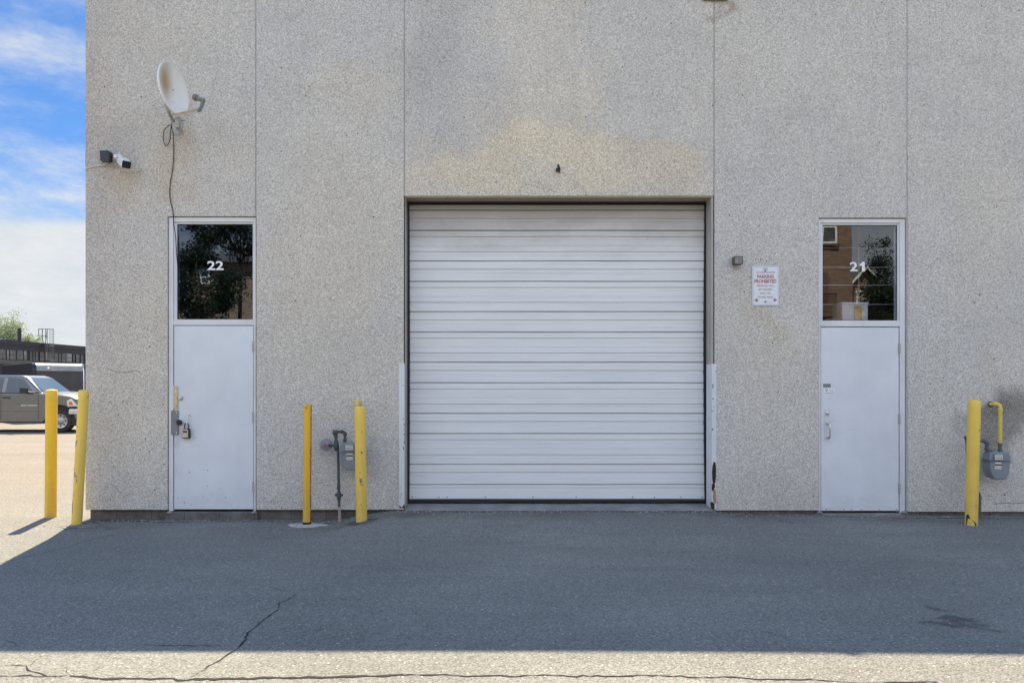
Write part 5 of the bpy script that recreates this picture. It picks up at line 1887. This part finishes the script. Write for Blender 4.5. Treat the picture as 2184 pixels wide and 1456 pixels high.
# ------------------------------------------------------------------ trees
def tree(label, x, y, hgt, crown, leaves, lsize, mat, seed, tight=1.0, cat='tree', group=None, trunk_r=.16, clumps=40, zbase=0.0, name='leafy_tree'):
    """crown: (rx, ry, rz, zc)"""
    rs = np.random.RandomState(seed)
    o = thing(name, label, cat, (x, y, 0), local=True, group=group)
    rx, ry, rz, zc = crown
    cl_ = []
    while len(cl_) < clumps:
        v = rs.uniform(-1, 1, 3)
        if (v ** 2).sum() < 1 and (v ** 2).sum() > .12:
            cl_.append(v * np.array([rx, ry, rz]) * (.75 + .35 * rs.rand()))
    tr_ = MB()
    bend = [(0, 0, 0), (rs.uniform(-.1, .1), 0, hgt * .2), (rs.uniform(-.15, .15), rs.uniform(-.1, .1), hgt * .45), (rs.uniform(-.2, .2), 0, hgt * .7), (0, 0, hgt * .92)]
    tr_.tube(bend, [trunk_r * 1.3, trunk_r, trunk_r * .75, trunk_r * .4, trunk_r * .12], 9)
    for i_ in range(0, clumps, 2):
        c_ = cl_[i_] + np.array([0, 0, zc])
        z0_ = max(min(c_[2] - .25 * rz - .3, hgt * .85), hgt * .15)
        s_ = (0, 0, z0_)
        mid_ = (c_[0] * .5, c_[1] * .5, (z0_ + c_[2]) / 2 - .05 * rz)
        tr_.tube([s_, mid_, tuple(c_)], [trunk_r * .4, trunk_r * .25, trunk_r * .06], 5)
    tr_.build('trunk', M['bark'], o)
    # leaves as small folded quads in clumps
    per = leaves // clumps
    cr = float(np.mean([rx, ry, rz]))
    allv = []
    for c_ in cl_:
        s = cr * rs.uniform(.16, .34) * tight
        p = rs.normal(0, 1, (per, 3)) * s * np.array([1, 1, .7]) + c_ + np.array([0, 0, zc])
        a = rs.normal(0, 1, (per, 3))
        a /= np.linalg.norm(a, axis=1)[:, None]
        b_ = np.cross(a, rs.normal(0, 1, (per, 3)))
        b_ /= np.linalg.norm(b_, axis=1)[:, None]
        sz = lsize * rs.uniform(.6, 1.4, (per, 1))
        allv.append(np.stack([p - a * sz, p - b_ * sz * .45, p + a * sz, p + b_ * sz * .45], 1).reshape(-1, 3))
    V = np.concatenate(allv)
    nq = len(V) // 4
    me = bpy.data.meshes.new('crown')
    me.vertices.add(len(V))
    me.vertices.foreach_set('co', V.astype('f').ravel())
    me.loops.add(nq * 4)
    me.loops.foreach_set('vertex_index', np.arange(nq * 4))
    me.polygons.add(nq)
    me.polygons.foreach_set('loop_start', np.arange(0, nq * 4, 4))
    me.update(calc_edges=True)
    me.materials.append(mat)
    co = bpy.data.objects.new('crown', me)
    sc.collection.objects.link(co)
    co.parent = o
    return o


tp = shed_pt(14, 700, 100)
tree('pale green leafy tree beyond the industrial roof, left of the chimney pipe', tp.x, tp.y, 11, (2.2, 2.2, 3.4, 8.3), 8000, .12, M['leafp'], 3, group='trees beyond the industrial building', clumps=60)
tp = shed_pt(64, 715, 102)
tree('smaller thin topped tree just right of the chimney pipe', tp.x, tp.y, 8.6, (1.5, 1.5, 1.5, 7.2), 3500, .11, M['leafp'], 4, group='trees beyond the industrial building', clumps=34)


# ------------------------------------------------------------------ across the yard (seen mirrored in the two door windows)
def house(name, label, x0, x1, yf, dep, h, brick, roof_h, wins, gable=True, ridge='y'):
    """front face at y = yf looking towards the warehouse (+Y)"""
    o = thing(name, label, 'house', ((x0 + x1) / 2, yf, 0))
    MB().box(x0, x1, yf - dep, yf, -.1, h).build('wall', brick, o, smooth=False)
    m_ = MB()
    xm = (x0 + x1) / 2
    if gable:
        g_ = MB()
        g_.prism([(x0, h + .002), (x1, h + .002), (xm, h + roof_h)], yf - dep, yf)
        g_.build('gable', brick, o, smooth=False)
        for a, b_ in (((x0 - .35, h - .18), (xm, h + roof_h + .12)), ((xm, h + roof_h + .12), (x1 + .35, h - .18))):
            m_.prism([(a[0], a[1]), (b_[0], b_[1]), (b_[0], b_[1] + .14), (a[0], a[1] + .14)], yf - dep - .2, yf + .35)
        m_.build('roof', M['shingle'], o, smooth=False)
        f_2 = MB()
        for a, b_ in (((x0 - .35, h - .18), (xm, h + roof_h + .12)), ((xm, h + roof_h + .12), (x1 + .35, h - .18))):
            f_2.prism([(a[0], a[1] - .16), (b_[0], b_[1] - .16), (b_[0], b_[1] + .02), (a[0], a[1] + .02)], yf + .352, yf + .40)
        f_2.build_each('bargeboard', M['wtrim'], o, smooth=False)
    else:
        m_.add([(x0 - .3, yf + .4, h), (x1 + .3, yf + .4, h), (x1 + .3, yf - dep, h), (x0 - .3, yf - dep, h), (x0 - .3, yf - dep / 2, h + roof_h), (x1 + .3, yf - dep / 2, h + roof_h)], [(0, 1, 5, 4), (2, 3, 4, 5), (0, 4, 3), (1, 2, 5), (0, 3, 2, 1)])
        m_.build('roof', M['shingle'], o, smooth=False)
    for (wx0, wx1, wz0, wz1) in wins:
        q_ = MB()
        t_ = .09
        q_.box(wx0, wx0 + t_, yf + .002, yf + .06, wz0, wz1)
        q_.box(wx1 - t_, wx1, yf + .002, yf + .06, wz0, wz1)
        q_.box(wx0 + t_, wx1 - t_, yf + .002, yf + .06, wz1 - t_, wz1)
        q_.box(wx0 + t_, wx1 - t_, yf + .002, yf + .06, wz0, wz0 + t_)
        q_.box(wx0 + t_, wx1 - t_, yf + .002, yf + .05, (wz0 + wz1) / 2 - .03, (wz0 + wz1) / 2 + .03)
        wf = q_.build('window', M['wtrim'], o, smooth=False)
        MB().box(wx0 + t_, wx1 - t_, yf + .004, yf + .02, wz0 + t_, wz1 - t_).build('pane', M['pane'], wf, smooth=False)
        MB().box(wx0 - .1, wx1 + .1, yf + .062, yf + .14, wz0 - .1, wz0 - .002).build('sill', M['wood'], wf, smooth=False)
    return o


YH = -25.0
dv = D - YH            # mirrored distance


def RX(px, d=dv): return (px - CX) / F * d
def RZ(py, d=dv): return CZ + (HY - py) / F * d


xr = RX(1820)
th = house('townhouse', 'tall brown brick townhouse with white windows and a balcony, mirrored in the right door window', xr - 7.0, xr, YH, 11, 10.2, M['brickA'], 2.4,
           [(RX(1752), RX(1787), RZ(519), RZ(519) + 1.5), (xr - 4.6, xr - 3.2, RZ(519), RZ(519) + 1.5), (xr - 4.6, xr - 3.2, 3.4, 5.2), (xr - 4.6, xr - 3.2, .9, 2.3)], gable=False)
m = MB()
m.box(RX(1740), RX(1767), YH + .002, YH + .06, RZ(640), RZ(581))
m.build('balcony_door', M['wood'], th, smooth=False)
m = MB()
db = dv - 1.25
m.box(RX(1730, db), RX(1789, db), YH + .002, YH + 1.3, RZ(675, db), RZ(668, db))
bal = m.build('balcony_deck', M['wood'], th, smooth=False)
m = MB()
for i in range(14):
    x = RX(1731, db) + (RX(1786, db) - RX(1731, db)) * i / 13
    m.box(x, x + .04, YH + 1.22, YH + 1.26, RZ(668, db), RZ(627, db))
m.box(RX(1730, db), RX(1789, db), YH + 1.2, YH + 1.28, RZ(627, db), RZ(625, db))
m.build('railing', M['wood'], bal, smooth=False)
d2 = 50.0
y2 = D - d2
house('gabled_house', 'rose brick house with a white trimmed gable, mirrored small in the right door window', RX(1824, d2), RX(1862, d2), y2, 9, RZ(597, d2), M['brickB'], (597 - 580) / F * d2 + .2,
      [(RX(1827, d2), RX(1840, d2), RZ(648, d2), RZ(620, d2)), (RX(1827, d2), RX(1840, d2), 1.0, 2.6)])
house('tan_house', 'tan brick house behind the dark tree, mirrored in the left door window', RX(340), RX(590), YH, 10, RZ(560), M['brickC'], 1.3,
      [(RX(425), RX(447), RZ(606), RZ(575)), (RX(380), RX(402), RZ(640), RZ(575)), (RX(560), RX(580), RZ(640), RZ(590)), (RX(425), RX(447), 1, 2.6)], gable=False)
house('brown_house', 'wide brown brick house across the yard between the two mirrored ones', -6.2, 3.8, YH - 1, 10, 6.4, M['brickA'], 2.6,
      [(-5, -3.4, 3.6, 5.2), (-1.8, -.2, 3.6, 5.2), (1.4, 3, 3.6, 5.2), (-5, -3.4, .8, 2.4), (1.4, 3, .8, 2.4)], gable=False)
# fence and lawn in front of the houses
m = MB()
for i in range(80):
    x = -20 + i * .62
    m.box(x, x + .58, -20.05, -20.0, 0.05, 1.8)
tag(m.build('board_fence', M['wood'], loc=(0, -20, 0), smooth=False), 'brown board fence in front of the houses across the yard', 'fence')
m = MB()
m.add([(-60, -60, .02), (60, -60, .02), (60, -18.5, .02), (-60, -18.5, .02)], [(0, 1, 2, 3)])
tag(m.build('lawn', M['grass'], smooth=False), 'lawn in front of the houses across the yard', None, None, 'structure')

dt = 28.0
yt = D - dt
tree('slim dark columnar tree, the taller one mirrored in the right door window', RX(1877, dt), yt, RZ(500, dt) - .2, (.55, .5, 2.75, 4.4), 20000, .042, M['leafd'], 12, group='trees across the yard', tight=.62, clumps=85, trunk_r=.08, name='columnar_tree')
tree('slim dark columnar tree, the shorter one at the right of the right door window', RX(1908, dt), yt - .4, RZ(520, dt) - .2, (.42, .42, 2.3, 4.0), 12000, .042, M['leafd'], 13, group='trees across the yard', tight=.62, clumps=46, trunk_r=.08, name='columnar_tree')
dt = 20.5
yt = D - dt
tree('broad dark leafy tree mirrored across the left door window', RX(415, dt), yt, 5.9, (1.35, 1.1, 1.25, 4.35), 15000, .042, M['leafd'], 21, group='trees across the yard', tight=.7, clumps=24, trunk_r=.11)
tree('second dark leafy tree beside the fence, higher in the left door window', RX(480, dt), yt - 1.2, 6.4, (1.75, 1.0, .50, 5.95), 9000, .042, M['leafd'], 22, group='trees across the yard', tight=.62, clumps=22, trunk_r=.10)
